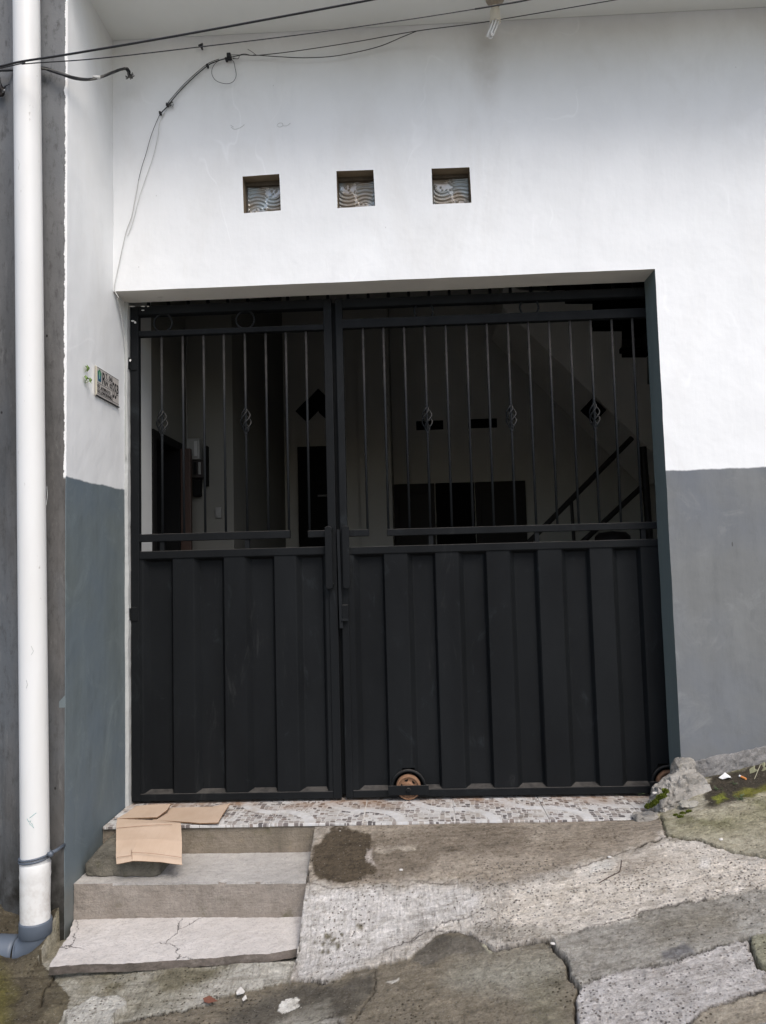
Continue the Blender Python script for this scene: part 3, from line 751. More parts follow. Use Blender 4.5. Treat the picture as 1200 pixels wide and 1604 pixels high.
# right leaf
XR = 1.30
barsR = [(gx(px, 660), True) for px in (571.5, 604, 637, 669.5, 703, 736, 768.5, 802, 834.5, 867.5, 901, 933.5, 967, 1000)]
recR = [(gx(a, 1000), gx(b, 1000)) for a, b in ((556, 605), (641, 686), (722, 766.5), (803, 847.5), (885, 930), (965.5, 1011))] + [(1.24, 1.30)]
cr0, cr1 = -.347, -.311
railsR = [(cr1, XR-.04, 2.448, ZT-.004), (cr1-.01, XR-.03, 2.341, 2.388), (cr1, gx(578, 832), 1.284, 1.318), (gx(606, 832), XR-.04, 1.281, 1.316), (cr1, XR-.04, .014, .050), (cr1, XR-.04, 1.195, 1.232)]
wx, wz, wr = gx(640, 1237), .062, .060
leafR = gate_leaf('wider right leaf of the black gate, rolling on a rusty wheel, with fourteen thin bars', cr0, XR, [(cr0, cr1), (XR-.04, XR)], railsR, 1.195, .014, recR, barsR,
                  [(barsR[3][0], gz(669, 656)), (barsR[7][0], gz(801, 653)), (barsR[11][0], gz(932, 650))], [(gx(664, 487), 2.418), (gx(830, 483), 2.418)], [barsR[3][0], barsR[8][0], barsR[13][0]], ZT, 1.316,
                  arches=[(wx, wz, .077), (1.205, wz+.01, .077)])
def wheel(cx_):
    mb = MB(); r = wr
    mb.lathe([(r, .026), (r, .008), (r-.004, 0), (r-.010, -.001), (r-.012, .006), (.030, .009), (.026, .004), (.022, -.004), (.0005, -.005)], (cx_, GY-.012, wz), axis='Y', n=44)
    w_ = mb.build('wheel', M_rust, leafR, smooth=True)
    w_.modifiers.new('e', 'EDGE_SPLIT').split_angle = R(50)
    hole = None
    for k in range(6):
        an = math.pi/2+.25 + k*math.pi/3; p = (cx_+.038*math.cos(an), GY-.0055, wz+.038*math.sin(an))
        if hole is None:
            hole = MB().lathe([(.0088, -.0012), (.0082, .001), (.0005, .001)], p, axis='Y', n=14).build('wheel_hole', M_void, w_)
        else: copy_of(hole, p, w_)
    mb = MB()
    mb.tube([(cx_+.079*math.cos(a), GY-.002, wz+.079*math.sin(a)) for a in np.linspace(-.05, math.pi+.05, 30)], .0065, 8)
    for a0, a1 in zip(np.linspace(0, math.pi, 20)[:-1], np.linspace(0, math.pi, 20)[1:]):   # hood over the wheel
        mb.quad((cx_+.077*math.cos(a0), GY-.002, wz+.077*math.sin(a0)), (cx_+.077*math.cos(a1), GY-.002, wz+.077*math.sin(a1)), (cx_+.077*math.cos(a1), GY+.07, wz+.077*math.sin(a1)), (cx_+.077*math.cos(a0), GY+.07, wz+.077*math.sin(a0)))
    mb.box(cx_-.078, cx_+.078, GY+.0705, GY+.072, .05, wz+.079)
    mb.build('wheel_arch', M_gate, leafR, smooth=False)
    b_ = MB().box(cx_-.098, cx_+.098, GY-.024, GY-.019, .030, .076).build('wheel_bracket', M_gate, leafR, bevel=.002)
    MB().lathe([(.0005, -.009), (.010, -.009), (.012, -.006), (.012, 0)], (cx_, GY-.0245, .056), axis='Y', n=6).build('axle_bolt', M_gate, b_)
wheel(wx); wheel(1.205)
# pull bars, slam strip and lock
for nm, par, a, b in (('pull_bar', leafL, (509.5, 520.5), -1), ('pull_bar', leafR, (536.5, 547.5), 1)):
    x0, x1 = X_(a[0], 870, GY-.03), X_(a[1], 870, GY-.03); z0, z1 = Z_(528, 921, GY-.03), Z_(528, 825, GY-.03); mb = MB(); n = 8; c = (x0+x1)/2; hw = (x1-x0)/2
    ring_ = [(c+hw*math.cos(t), z1-.006+.010*math.sin(t)) for t in np.linspace(0, math.pi, n)] + [(c+hw*math.cos(t), z0+.006+.010*math.sin(t)) for t in np.linspace(math.pi, 2*math.pi, n)]
    k = len(ring_); mb.v = [(p[0], GY-.034, p[1]) for p in ring_]+[(p[0], GY-.022, p[1]) for p in ring_]
    mb.f = [tuple(range(k)), tuple(range(2*k-1, k-1, -1))]+[(i, k+i, k+(i+1) % k, (i+1) % k) for i in range(k)]; mb.m = [0]*len(mb.f)
    h = mb.build(nm, M_gate, par, bevel=.002)
    for zz in (z1-.012, z0+.018): MB().box(min(c, c-b*.02), max(c, c-b*.02), GY-.0215, GY-.0005, zz-.005, zz+.005).build('pull_bar_post', M_gate, h)
MB().box(cl1-.012, cr0+.008, GY+.040, GY+.046, .02, ZT-.01).build('added_seam_filler', M_gate, leafR)  # lower part covers the seam; upper part added to darken the open gap
s0, s1 = X_(529, 900, GY-.008), X_(533.5, 900, GY-.008)
MB().hexa([(s0+.004, GY-.012, gz(531, 984)), (s1+.006, GY-.012, gz(531, 984)), (s1+.006, GY-.002, gz(531, 984)), (s0+.004, GY-.002, gz(531, 984)), (s0, GY-.012, gz(531, 830)), (s1, GY-.012, gz(531, 830)), (s1, GY-.002, gz(531, 830)), (s0, GY-.002, gz(531, 830))]).build('slam_strip', M_bar, leafR, bevel=.001)
lk = MB().box(gx(536, 960), gx(546, 960), GY-.016, GY-.0005, gz(540, 971), gz(540, 947)).build('lock_box', M_gate, leafR, bevel=.003)
MB().box(gx(535.5, 970), gx(546.5, 970), GY-.020, GY-.0165, gz(540, 972), gz(540, 969)).build('lock_lip', M_bar, lk)
# hinges on the left
hg = None
for py in (570, 962):
    z0 = gz(206, py); mb = MB()
    mb.tube([(xl0-.010, GY-.008, z0-.030), (xl0-.010, GY-.008, z0+.030)], .011, 12)
    mb.box(xl0-.03, xl0-.004, GY-.010, GY-.002, z0-.014, z0+.014); mb.box(xl0+.001, xl0+.034, GY-.005, GY-.0005, z0-.034, z0+.034)
    mb.build('hinge', M_gate, leafL, bevel=.0015)
# flakes of white paint on the upper hinge and the head of the stile
M_flake = simple('flaked white paint', (.72, .72, .70), .8, .2, var=.1, bump=0)
for (px, py, w_, h_) in ((212, 564, 5, 4), (212, 574, 6, 8), (206, 566, 3, 5), (224, 480, 7, 2.4), (207, 480, 12, 2.2), (208, 503, 7, 3), (212, 505, 4, 5), (232, 480, 4, 2), (224, 486, 5, 2)):
    x, z = gx(px, py), gz(px, py); s_ = .00157*2
    fl = MB(); pts = [(x+math.cos(a)*w_*.00157*random.uniform(.6, 1.15), z+math.sin(a)*h_*.00157*random.uniform(.6, 1.15)) for a in np.linspace(0, 6.28, 9)[:-1]]
    yf = GY-.0165 if py in (563, 573, 566) else GY-.0012
    k = len(pts); fl.v = [(p[0], yf-.001, p[1]) for p in pts]+[(p[0], yf+.001, p[1]) for p in pts]
    fl.f = [tuple(range(k)), tuple(range(2*k-1, k-1, -1))]+[(i, k+i, k+(i+1) % k, (i+1) % k) for i in range(k)]; fl.m = [0]*len(fl.f); fl.build('paint_flake', M_flake, leafL)
# fixed transom behind the head of the gate: short bars under the soffit
tr = empty('gate_transom', (-.1, GY+.07, ZL-.04), 'black fixed grille of short bars between the gate top and the lintel', 'grille')
MB().box(XS+.02, XJ+.3, GY+.055, GY+.085, 2.462, 2.488).build('transom_rail', M_gate, tr, bevel=.003)
MB().box(XS+.02, XJ+.3, GY+.055, GY+.085, 2.60, 2.625).build('transom_rail', M_gate, tr, bevel=.003)
b0 = None
for k in range(26):
    p = (XS+.09+k*.1045, GY+.07, 2.544)
    if b0 is None: b0 = MB().box(p[0]-.007, p[0]+.007, p[1]-.007, p[1]+.007, 2.488, 2.60).build('short_bar', M_gate, tr)
    else: copy_of(b0, p, tr)

# ================================================================== DOORSTEP TILES
ds = empty('doorstep', (-.2, .05, -.02), 'narrow doorstep of mosaic patterned tiles under the black gate', 'doorstep')
T = .4115; k0 = -.245
rough_block([(XS+.002, -.128, -.14), (1.03, -.128, -.14), (1.03, .33, -.14), (XS+.002, .33, -.14), (XS+.002, -.128, -.0125), (1.03, -.128, -.0125), (1.03, .33, -.0125), (XS+.002, .33, -.0125)],
            .02, .002, 10, 5, .0012, 60).build('step_base', M_step0, ds)
edges = [XS+.003] + [k0+T*k for k in (-2, -1, 0, 1, 2, 3)] + [XJ-.002]
for i in range(len(edges)-1):
    a, b = edges[i], edges[i+1]
    if b-a < .02: continue
    dz = random.uniform(-.0012, .0012)
    MB().box(a+.0018, b-.0018, -.137+random.uniform(-.002, .002), .275, -.012+dz, dz).build('tile', [M_tile], ds, bevel=.0015)
MB().box(XS+.003, XJ, -.128, .27, -.0115, -.0035).build('grout', M_tileside, ds)
MB().box(XS+.003, XJ+.3, .278, .33, -.03, -.004).build('gate_track', M_rust, ds)

# ================================================================== STEPS BESIDE THE RAMP
sp = empty('concrete_steps', (-.9, -.4, -.3), 'flight of low cement steps between the side wall and the ramp', 'steps')
def chip(v, seed, top, front, amp=.013):
    """wear the front edge away unevenly"""
    d = np.clip(1-np.hypot(v[:, 2]-top, v[:, 1]-front)/.018, 0, 1); k = np.clip(n2(v[:, 0], v[:, 2], 11, seed, 4)*2.2-.35, 0, 1)
    v[:, 2] -= d*k*amp; v[:, 1] += d*k*amp; return v
f1 = -.422
s1b = rough_block([(XS+.002, f1, -.42), (-.466, f1-.004, -.42), (-.476, -.12, -.42), (XS+.002, -.12, -.42), (XS+.002, f1+.003, -.131), (-.460, f1-.002, -.131), (-.476, -.12, -.127), (XS+.002, -.12, -.127)],
            .010, .004, 9, 31, .0022, 55, vertex_fn=lambda v: chip(v, 3, -.131, f1, .018))
v = np.array(s1b.v)
for i, f in enumerate(s1b.f): s1b.m[i] = 1 if v[list(f), 2].mean() > -.137 else 0
s1b.build('step', [M_step1, M_tread1], sp, smooth=False)
c8 = [(-1.350, -.765, -.312), (-.462, -.672, -.312), (-.470, -.42, -.32), (XS+.003, -.42, -.32), (-1.345, -.775, -.278), (-.460, -.668, -.284), (-.470, -.42, -.270), (XS+.003, -.42, -.272)]
def t2(v):
    # the slab's front edge, bowed and broken at the left end
    v[:, 0] += np.clip((-1.30-v[:, 0])/.07, 0, 1)*n2(v[:, 1], v[:, 1]*0+.3, 12, 5, 4)*.03*(v[:, 1] < -.45); u = np.clip((v[:, 0]+1.37)/.9, 0, 1); fr_ = np.clip((-v[:, 1]-.42)/.36, 0, 1)
    v[:, 1] += fr_*(-.012*np.sin(u*3.1) + n2(v[:, 0], v[:, 0]*0, 9, 8, 4)*.008)
    v[:, 1] += fr_*np.clip((u-.90)/.1, 0, 1)*.03
    return chip(v, 9, -.279, -.76, .006)
ls = rough_block(c8, .010, .004, 9, 41, .002, 55, vertex_fn=t2); v = np.array(ls.v)
for i, f in enumerate(ls.f):
    q4 = v[list(f)]; nn = np.cross(q4[1]-q4[0], q4[2]-q4[0]); ls.m[i] = 0 if nn[2] > .6*np.linalg.norm(nn) else 1
ls.build('step', [M_tread2, M_lip], sp)
# stone lying on the upper step below the cardboard
st_ = rough_block([(-1.40, -.365, -.134), (-1.10, -.365, -.134), (-1.08, -.135, -.134), (-1.40, -.135, -.134), (-1.385, -.335, -.052), (-1.11, -.315, -.045), (-1.09, -.135, -.015), (-1.36, -.135, -.010)],
            .010, .012, 9, 12, .005, 38, round_=14)
def squash(mb, f):
    mb.v = [tuple(p) for p in f(np.array(mb.v))]; return mb
def stn(v):
    k = np.clip((v[:, 2]+.085)/.08, 0, 1); v[:, 0] += k*np.clip((-1.2-v[:, 0])/.17, 0, 1)*.06; v[:, 2] = np.maximum(v[:, 2], -.1335); return v
tag(squash(st_, stn).build('stone_block', M_rock2), 'rough mossy stone block wedged on the upper step below the hanging cardboard', 'stone')

# ================================================================== STREET AND RAMP (one height field, split along its cracks)
Rc = [ # pixel outlines of the slabs
 (1, [(1035, 1285), (1040, 1300), (1050, 1308), (1100, 1320), (1150, 1333), (1200, 1343), (2600, 1600), (2600, 900), (1000, 900), (1000, 1250)]),
 (3, [(860, 1467), (905, 1457), (970, 1443), (1020, 1425), (1110, 1405), (1200, 1393), (2600, 1250), (2600, 1380), (1230, 1455), (1175, 1462), (1160, 1467), (1090, 1490), (1050, 1507), (1015, 1510), (975, 1517), (930, 1530), (907, 1543), (892, 1520), (890, 1503), (872, 1483)]),
 (5, [(1175, 1462), (1175, 1480), (1190, 1505), (1200, 1510), (2600, 1395), (2600, 1380), (1230, 1455)]),
 (9, [(1065, 1604), (1110, 1570), (1200, 1540), (2600, 1400), (2600, 3000), (900, 3000), (900, 1720)]),
 (4, [(907, 1543), (930, 1530), (975, 1517), (1015, 1510), (1050, 1507), (1090, 1490), (1160, 1467), (1175, 1462), (1175, 1480), (1190, 1505), (1200, 1510), (2600, 1395), (2600, 1400), (1200, 1540), (1110, 1570), (1065, 1604), (900, 1720), (905, 1604), (900, 1563)]),
 (6, [(512, 1535), (550, 1517), (590, 1512), (637, 1497), (663, 1483), (670, 1477), (688, 1462), (720, 1458), (740, 1465), (773, 1483), (800, 1480), (860, 1467), (872, 1483), (890, 1503), (892, 1520), (907, 1543), (900, 1563), (905, 1604), (900, 1720), (900, 3000), (-300, 3000), (0, 2000), (179, 1602), (233, 1587), (292, 1577), (329, 1567), (346, 1554), (400, 1546), (467, 1529)]),
 (7, [(467, 1529), (400, 1546), (346, 1554), (329, 1567), (292, 1577), (233, 1587), (179, 1602), (0, 2000), (40, 1800), (60, 1650), (100, 1590), (110, 1560), (85, 1530), (60, 1500), (130, 1300), (470, 1300), (486, 1300)]),
 (8, [(-3000, 1000), (128, 1300), (130, 1430), (60, 1500), (85, 1530), (110, 1560), (100, 1590), (60, 1650), (40, 1800), (0, 2000), (-300, 3000), (-3000, 3000)]),
]
def inside(px, py, poly):
    P = np.array(poly, float); r = np.zeros(px.shape, bool); j = len(P)-1
    for i in range(len(P)):
        xi, yi, xj, yj = *P[i], *P[j]
        c = ((yi > py) != (yj > py)) & (px < (xj-xi)*(py-yi)/(yj-yi+1e-9)+xi); r ^= c; j = i
    return r
def dpoly(px, py, pts):
    d = np.full(px.shape, 1e9)
    for (x0, y0), (x1, y1) in zip(pts[:-1], pts[1:]):
        vx, vy = x1-x0, y1-y0; t = np.clip(((px-x0)*vx+(py-y0)*vy)/(vx*vx+vy*vy), 0, 1)
        d = np.minimum(d, np.hypot(px-x0-t*vx, py-y0-t*vy))
    return d
def street_z(x, y):
    xx = np.clip(x, -9, 9)
    z0 = np.where(xx > -.46, -.20+.192*(xx+.46), -.20+.04*(xx+.46)) + .12*np.clip(y, -8, 0)
    s_ = np.clip((-.13-y)/.60, 0, 1); s_ = s_*(1.0-.0*s_)
    fl = np.where(z0 < 0, s_, np.clip((-.13-y)/.25, 0, 1)); k = np.clip((x-.98)/.22, 0, 1); fl = fl*(1-k)+k
    z = z0*fl - .004*(1-fl)
    return z
def base_ground(x, y):
    z = street_z(x, y)
    st = np.clip((-.455-x)/.006, 0, 1)*np.clip((y+.70-.10*np.clip((-.46-x)/.9, 0, 1))/.01, 0, 1)
    z = np.where((x < -.46) & (y > -.40) & (x > XS), np.minimum(z, -.40), z)
    ap = (x < -.46) & (x > XS-.02) & (y <= -.40) & (y > -.72)
    z = np.where(ap, np.minimum(z, -.318), z)
    z = z - .085*np.exp(-(((x+1.56)/.10)**2+((y+.58)/.075)**2))
    z = z + .018*np.exp(-(((x+1.42)/.05)**2+((y+.53)/.05)**2))
    return z
gxs = np.arange(-2.25, 2.45, .0040); gys = np.arange(-1.42, .006, .0040)
GX, GYy = np.meshgrid(gxs, gys); x = GX.ravel(); y = GYy.ravel(); zb = base_ground(x, y)
ppx, ppy = project(np.stack([x, y, zb], 1))
# uneven the outlines a little so that nothing runs straight
wx_ = n2(x, y, 7, 51, 4)*9 + n2(x, y, 40, 52, 3)*2.5; wy_ = n2(x, y, 7, 61, 4)*7 + n2(x, y, 40, 62, 3)*2.0
jag_x, jag_y = n2(x, y, 22, 71, 5)*6.0+n2(x, y, 95, 72, 2)*2.6, n2(x, y, 22, 73, 5)*4.5+n2(x, y, 95, 74, 2)*2.2
qx, qy = ppx+jag_x, ppy+jag_y      # little warp: slab outlines
mx, my = ppx+wx_*1.1+jag_x*1.3, ppy+wy_*1.1+jag_y*1.3      # more warp: stains
reg = np.full(x.shape, 2)
for rid, poly in Rc: reg[inside(qx, qy, poly) & (reg == 2)] = rid
reg[(x > -.462) & (reg == 7)] = 2
cracks = [ # polyline, width px, depth m
 ([(1035, 1280), (1040, 1300), (1050, 1308), (1100, 1320), (1150, 1333), (1200, 1343), (1400, 1380)], 3.0, .022),
 ([(1048, 1308), (1025, 1315), (980, 1333), (950, 1343)], 1.4, .006), ([(950, 1343), (890, 1362)], 1.5, .003),
 ([(663, 1483), (670, 1477), (688, 1462), (720, 1458)], 1.5, .012), ([(720, 1458), (740, 1465), (756, 1474), (773, 1484)], 3.2, .03), ([(690, 1447), (705, 1440), (720, 1440), (742, 1432), (763, 1420)], 1.4, .008),
 ([(773, 1484), (800, 1480), (830, 1474), (860, 1467)], 2.6, .02), ([(720, 1440), (720, 1458)], .9, .006),
 ([(860, 1467), (872, 1483), (890, 1503), (892, 1520)], 4.0, .035), ([(892, 1520), (905, 1543), (900, 1563), (905, 1604), (902, 1680)], 4.0, .035),
 ([(907, 1543), (930, 1530), (975, 1517), (1015, 1510), (1050, 1507)], 1.6, .008), ([(1050, 1507), (1090, 1490), (1160, 1467)], 1.4, .006),
 ([(1160, 1467), (1175, 1462), (1175, 1480), (1190, 1505), (1200, 1510), (1240, 1520)], 4.0, .03),
 ([(1065, 1604), (1110, 1570), (1200, 1540)], 2.2, .008),
 ([(512, 1535), (470, 1530)], 1.5, .008), ([(590, 1512), (585, 1545), (565, 1575), (545, 1604)], 1.8, .010), ([(470, 1604), (500, 1592), (520, 1585)], 1.8, .010), ([(530, 1590), (545, 1612)], 4, .012),
 ([(346, 1554), (292, 1577), (233, 1587), (179, 1602)], 1.3, .006),
 ([(600, 1490), (640, 1478), (690, 1447)], .8, .004), ([(640, 1478), (660, 1458), (720, 1458)], .7, .004),
 ([(487, 1295), (484, 1340), (478, 1385), (470, 1440), (465, 1532)], 1.8, .015),
 ([(85, 1525), (70, 1545), (62, 1575)], 2.0, .014), ([(1108, 1405), (1020, 1425), (905, 1457)], 1.0, .004),
 ([(575, 1375), (640, 1378), (715, 1386)], .8, .002), ([(480, 1380), (520, 1392), (560, 1388)], .9, .003)]
crk = np.zeros_like(x); dep = np.zeros_like(x)
jx, jy = qx, qy
for pl, wd, dp_ in cracks:
    d = dpoly(jx, jy, pl); br_ = np.clip(.80+1.3*n2(x, y, 5, 78, 3), .25, 1) if wd < 2.5 else np.clip(.85+.8*n2(x, y, 6, 79, 3), .35, 1.1); wv_ = wd*(.55+.6*n2(x, y, 14, 77, 3))*(.6+.5*br_); k = np.clip(1.6-d/np.maximum(wv_, .95), 0, 1); dep = np.maximum(dep, k*dp_*br_); crk = np.maximum(crk, np.clip(1.35-d/np.maximum(wv_, .95), 0, 1)*min(1, dp_/.0045)*np.clip(br_*1.5, 0, 1))
off = {1: .006, 2: 0.0, 3: -.004, 4: -.010, 5: -.002, 6: -.013, 7: -.006, 8: -.004, 9: -.016}
zo = np.zeros_like(x)
for k, v_ in off.items(): zo[reg == k] = v_
rough_k = np.select([reg == 2, reg == 7, reg == 8], [.0035, .008, .012], .007)
ramp_s = (my < 1395) & (reg == 2)
rough_k = np.where(ramp_s, .0022, rough_k)
z = zb + zo + n2(x, y, 5, 81, 5)*rough_k*1.5 + n2(x, y, 38, 82, 4)*rough_k*.55 - dep
z += np.where(y > -.145, np.clip((y+.145)/.02, 0, 1)*(-.02)*(x < 1.05), 0)
# the swollen broken lip in the middle
z += .02*np.exp(-(((ppx-735)/60)**2+((ppy-1470)/16)**2))*(reg == 6)
# pale stones standing up in the street at the lower left
sb = inside(mx, my, [(95, 1700), (100, 1590), (150, 1566), (180, 1562), (196, 1572), (178, 1600), (160, 1700)]); z += sb*.022
sb2 = inside(mx, my, [(440, 1560), (470, 1556), (474, 1570), (450, 1582), (436, 1578)])
# --- colours of the concrete, stains, moss and damp (albedo)
K = 1.10
def pc(r, g, b): return np.array(lin(r, g, b, K))*np.array([.985, 1.0, 1.03])
Cn = {1: pc(176, 169, 148), 2: pc(203, 195, 184), 3: pc(162, 157, 147), 4: pc(192, 186, 180), 5: pc(150, 147, 125), 6: pc(128, 119, 103), 7: pc(168, 163, 148), 8: pc(104, 96, 78), 9: pc(165, 155, 138)}
col = np.zeros((len(x), 3))
for k, v_ in Cn.items(): col[reg == k] = v_
def lay(mask, c, a=1.0):
    global col
    m = np.clip(mask*a, 0, 1)[:, None]; col = col*(1-m)+np.asarray(c)*m
def soft(poly, f=6.0, px_=None, py_=None):
    f = f*.55
    a_, b_ = (mx, my) if px_ is None else (px_, py_)
    ins = inside(a_, b_, poly); d = dpoly(a_, b_, poly+[poly[0]]); return np.clip(np.where(ins, .5+d/f/2, .5-d/f/2), 0, 1)
N1, N2, N3 = n2(x, y, 3.2, 91, 5), n2(x, y, 9, 92, 5), n2(x, y, 28, 93, 4)
lay(np.clip(.5+N1*1.6, 0, 1)*.4, col*.84)
# upper ramp: brown grey
lay((reg == 2)*soft([(485, 1285), (1060, 1270), (1030, 1318), (960, 1340), (880, 1362), (790, 1385), (715, 1388), (640, 1382), (560, 1395), (500, 1385), (478, 1400), (478, 1330)], 16), pc(158, 147, 132))
lay(soft([(485, 1285), (560, 1285), (540, 1300), (500, 1310), (478, 1335)], 6), pc(172, 163, 150))
lay(soft([(575, 1312), (640, 1300), (720, 1288), (800, 1288), (835, 1305), (815, 1330), (770, 1338), (690, 1345), (665, 1362), (590, 1378), (560, 1380)], 14), pc(121, 110, 96), .8)
lay(soft([(830, 1330), (900, 1300), (980, 1296), (960, 1325), (870, 1345)], 26), pc(140, 128, 112), .6)
lay(soft([(522, 1297), (545, 1297), (552, 1304), (578, 1308), (580, 1325), (572, 1350), (588, 1362), (560, 1377), (515, 1383), (497, 1372), (486, 1350), (490, 1325), (505, 1312)], 4), pc(84, 74, 60))
lay(soft([(590, 1325), (650, 1322), (647, 1328), (592, 1334)], 3), pc(170, 160, 145), .8); lay(soft([(570, 1332), (582, 1330), (581, 1355), (573, 1352)], 3), pc(185, 175, 165))
# bright lower ramp and the beige slab
lay((reg == 2)*soft([(476, 1400), (560, 1392), (715, 1395), (760, 1400), (740, 1430), (690, 1445), (640, 1470), (590, 1500), (512, 1532), (466, 1525)], 14), pc(214, 209, 203), .8)
lay((reg == 2)*soft([(800, 1400), (900, 1370), (1000, 1340), (1060, 1325), (1200, 1350), (1300, 1380), (1200, 1390), (1020, 1420), (900, 1450), (800, 1462), (770, 1440)], 30), pc(214, 204, 190), .75)
lay((reg == 2)*soft([(730, 1450), (790, 1448), (850, 1452), (900, 1452), (860, 1466), (790, 1480), (760, 1470)], 10), pc(150, 143, 130), .7)
lay(soft([(960, 1345), (1020, 1340), (1060, 1350), (1000, 1375), (950, 1372)], 22), pc(168, 155, 138), .5)
lay(soft([(1090, 1345), (1110, 1345), (1112, 1358), (1096, 1360)], 6), pc(225, 220, 212), .7); lay(soft([(930, 1350), (970, 1345), (960, 1360), (925, 1368)], 10), pc(218, 214, 206), .7)
# damp bulge
lay((reg == 6)*soft([(660, 1483), (690, 1470), (740, 1462), (765, 1478), (770, 1486), (700, 1494), (668, 1505), (640, 1500)], 6), pc(104, 98, 88))
lay((reg == 6)*soft([(752, 1475), (763, 1474), (772, 1485), (765, 1487)], 3), pc(190, 185, 160))
# olive central slab: light worn band and dark left part
lay((reg == 6)*soft([(455, 1535), (512, 1536), (590, 1515), (588, 1545), (560, 1575), (530, 1604), (400, 1700), (330, 1604), (370, 1575)], 16), pc(88, 83, 74), .85)
lay((reg == 6)*soft([(720, 1505), (860, 1480), (880, 1500), (885, 1530), (840, 1560), (700, 1530)], 34), pc(158, 154, 140), .8)
lay((reg == 6)*soft([(820, 1530), (880, 1520), (890, 1604), (830, 1640)], 34), pc(128, 122, 104), .8)
lay((reg == 6)*soft([(490, 1570), (515, 1560), (525, 1575), (500, 1610), (440, 1640), (420, 1604)], 14), pc(150, 145, 132), .75)
lay((reg == 6)*soft([(440, 1600), (540, 1588), (560, 1640), (380, 1680)], 12), pc(176, 172, 162), .7)
lay(sb2*1.0, pc(220, 216, 206)); lay(soft([(612, 1533), (628, 1528), (630, 1532), (618, 1537)], 2), pc(210, 205, 195))
# grey slab: smear and blue stain
lay((reg == 3)*soft([(1035, 1490), (1080, 1478), (1088, 1490), (1060, 1505), (1036, 1506)], 6), pc(118, 116, 116), .85)
lay((reg == 3)*soft([(1000, 1440), (1130, 1425), (1160, 1450), (1030, 1470)], 40), pc(118, 110, 92), .6)
lay(soft([(1160, 1440), (1300, 1420), (1300, 1445), (1170, 1460)], 12), pc(178, 174, 164), .7)
lay((reg == 4)*soft([(910, 1540), (960, 1530), (930, 1600), (915, 1604)], 24), pc(205, 200, 196), .6)
# right upper slab: moss, black earth behind the lump
lay(soft([(1060, 1290), (1140, 1275), (1230, 1250), (1300, 1290), (1160, 1300), (1060, 1310)], 24), pc(136, 132, 98), .5)
lay(np.clip(N2*3.2-.45, 0, 1)*(reg == 1)*np.clip((1330-ppy)/60, 0, 1), pc(112, 112, 66), .6)
lay(soft([(1095, 1262), (1110, 1245), (1115, 1215), (1150, 1206), (1260, 1190), (1260, 1215), (1160, 1255), (1120, 1268)], 8), pc(54, 47, 37), .95)
lay(soft([(1155, 1242), (1180, 1235), (1260, 1212), (1260, 1235), (1200, 1244), (1160, 1252)], 8), pc(118, 116, 48), .9)
lay(soft([(1120, 1255), (1140, 1244), (1146, 1250), (1130, 1262)], 4), pc(118, 122, 48), .9)
lay(soft([(1060, 1256), (1104, 1252), (1112, 1262), (1090, 1270), (1060, 1274)], 3), pc(172, 166, 148), .9)
# apron beneath the lower step
lay((reg == 7)*np.clip(.5+2*N2, 0, 1), pc(116, 108, 82), .7)
lay((reg == 7)*soft([(300, 1555), (380, 1500), (467, 1490), (467, 1530), (380, 1552), (250, 1595), (190, 1604)], 20), pc(196, 191, 180), .7)
lay((reg == 7)*np.clip((ppy-1560)/20+N2, 0, 1), pc(168, 164, 150), .6)
# dark street on the left with moss
lay((reg == 8)*np.clip(.6+1.5*N2, 0, 1), pc(74, 66, 52), .8); lay((reg == 8)*np.clip((-ppx+30)/40+N1*2-.2+(ppy-1520)/160, 0, 1), pc(104, 98, 42), .6)
lay((reg == 8)*np.clip(N3*2-.6, 0, 1), pc(150, 140, 118), .6)
lay(sb*1.0, pc(196, 192, 182), .85)
# moss spots in the brushed ramp
for cx_, cy_, r_ in ((513, 1467, 5), (523, 1474, 4), (532, 1482, 5), (502, 1490, 4), (516, 1487, 4), (508, 1477, 4), (536, 1466, 3), (490, 1478, 3), (565, 1455, 5), (487, 1410, 3)):
    lay(np.clip(1.4-np.hypot(mx-cx_, my-cy_)/r_, 0, 1), pc(98, 90, 62), .85)
lay(np.clip(N2*3-.5, 0, 1)*.5, col*.7); lay(np.clip(n2(x, y, 60, 97, 4)*3-.7, 0, 1)*.6, col*.6); lay(np.clip(N3*2.2-.35, 0, 1)*.5, col*.60); lay(np.clip(-N3*1.6-.45, 0, 1)*.4, np.minimum(col*1.35, .5))
lay(crk, pc(44, 38, 30), .93)
lay(np.clip(1.2-np.abs(ppx-600)*0-np.abs(my-dpoly(mx, my, [(0, 0), (1, 0)])*0-0)/1e9, 0, 0), (0, 0, 0))
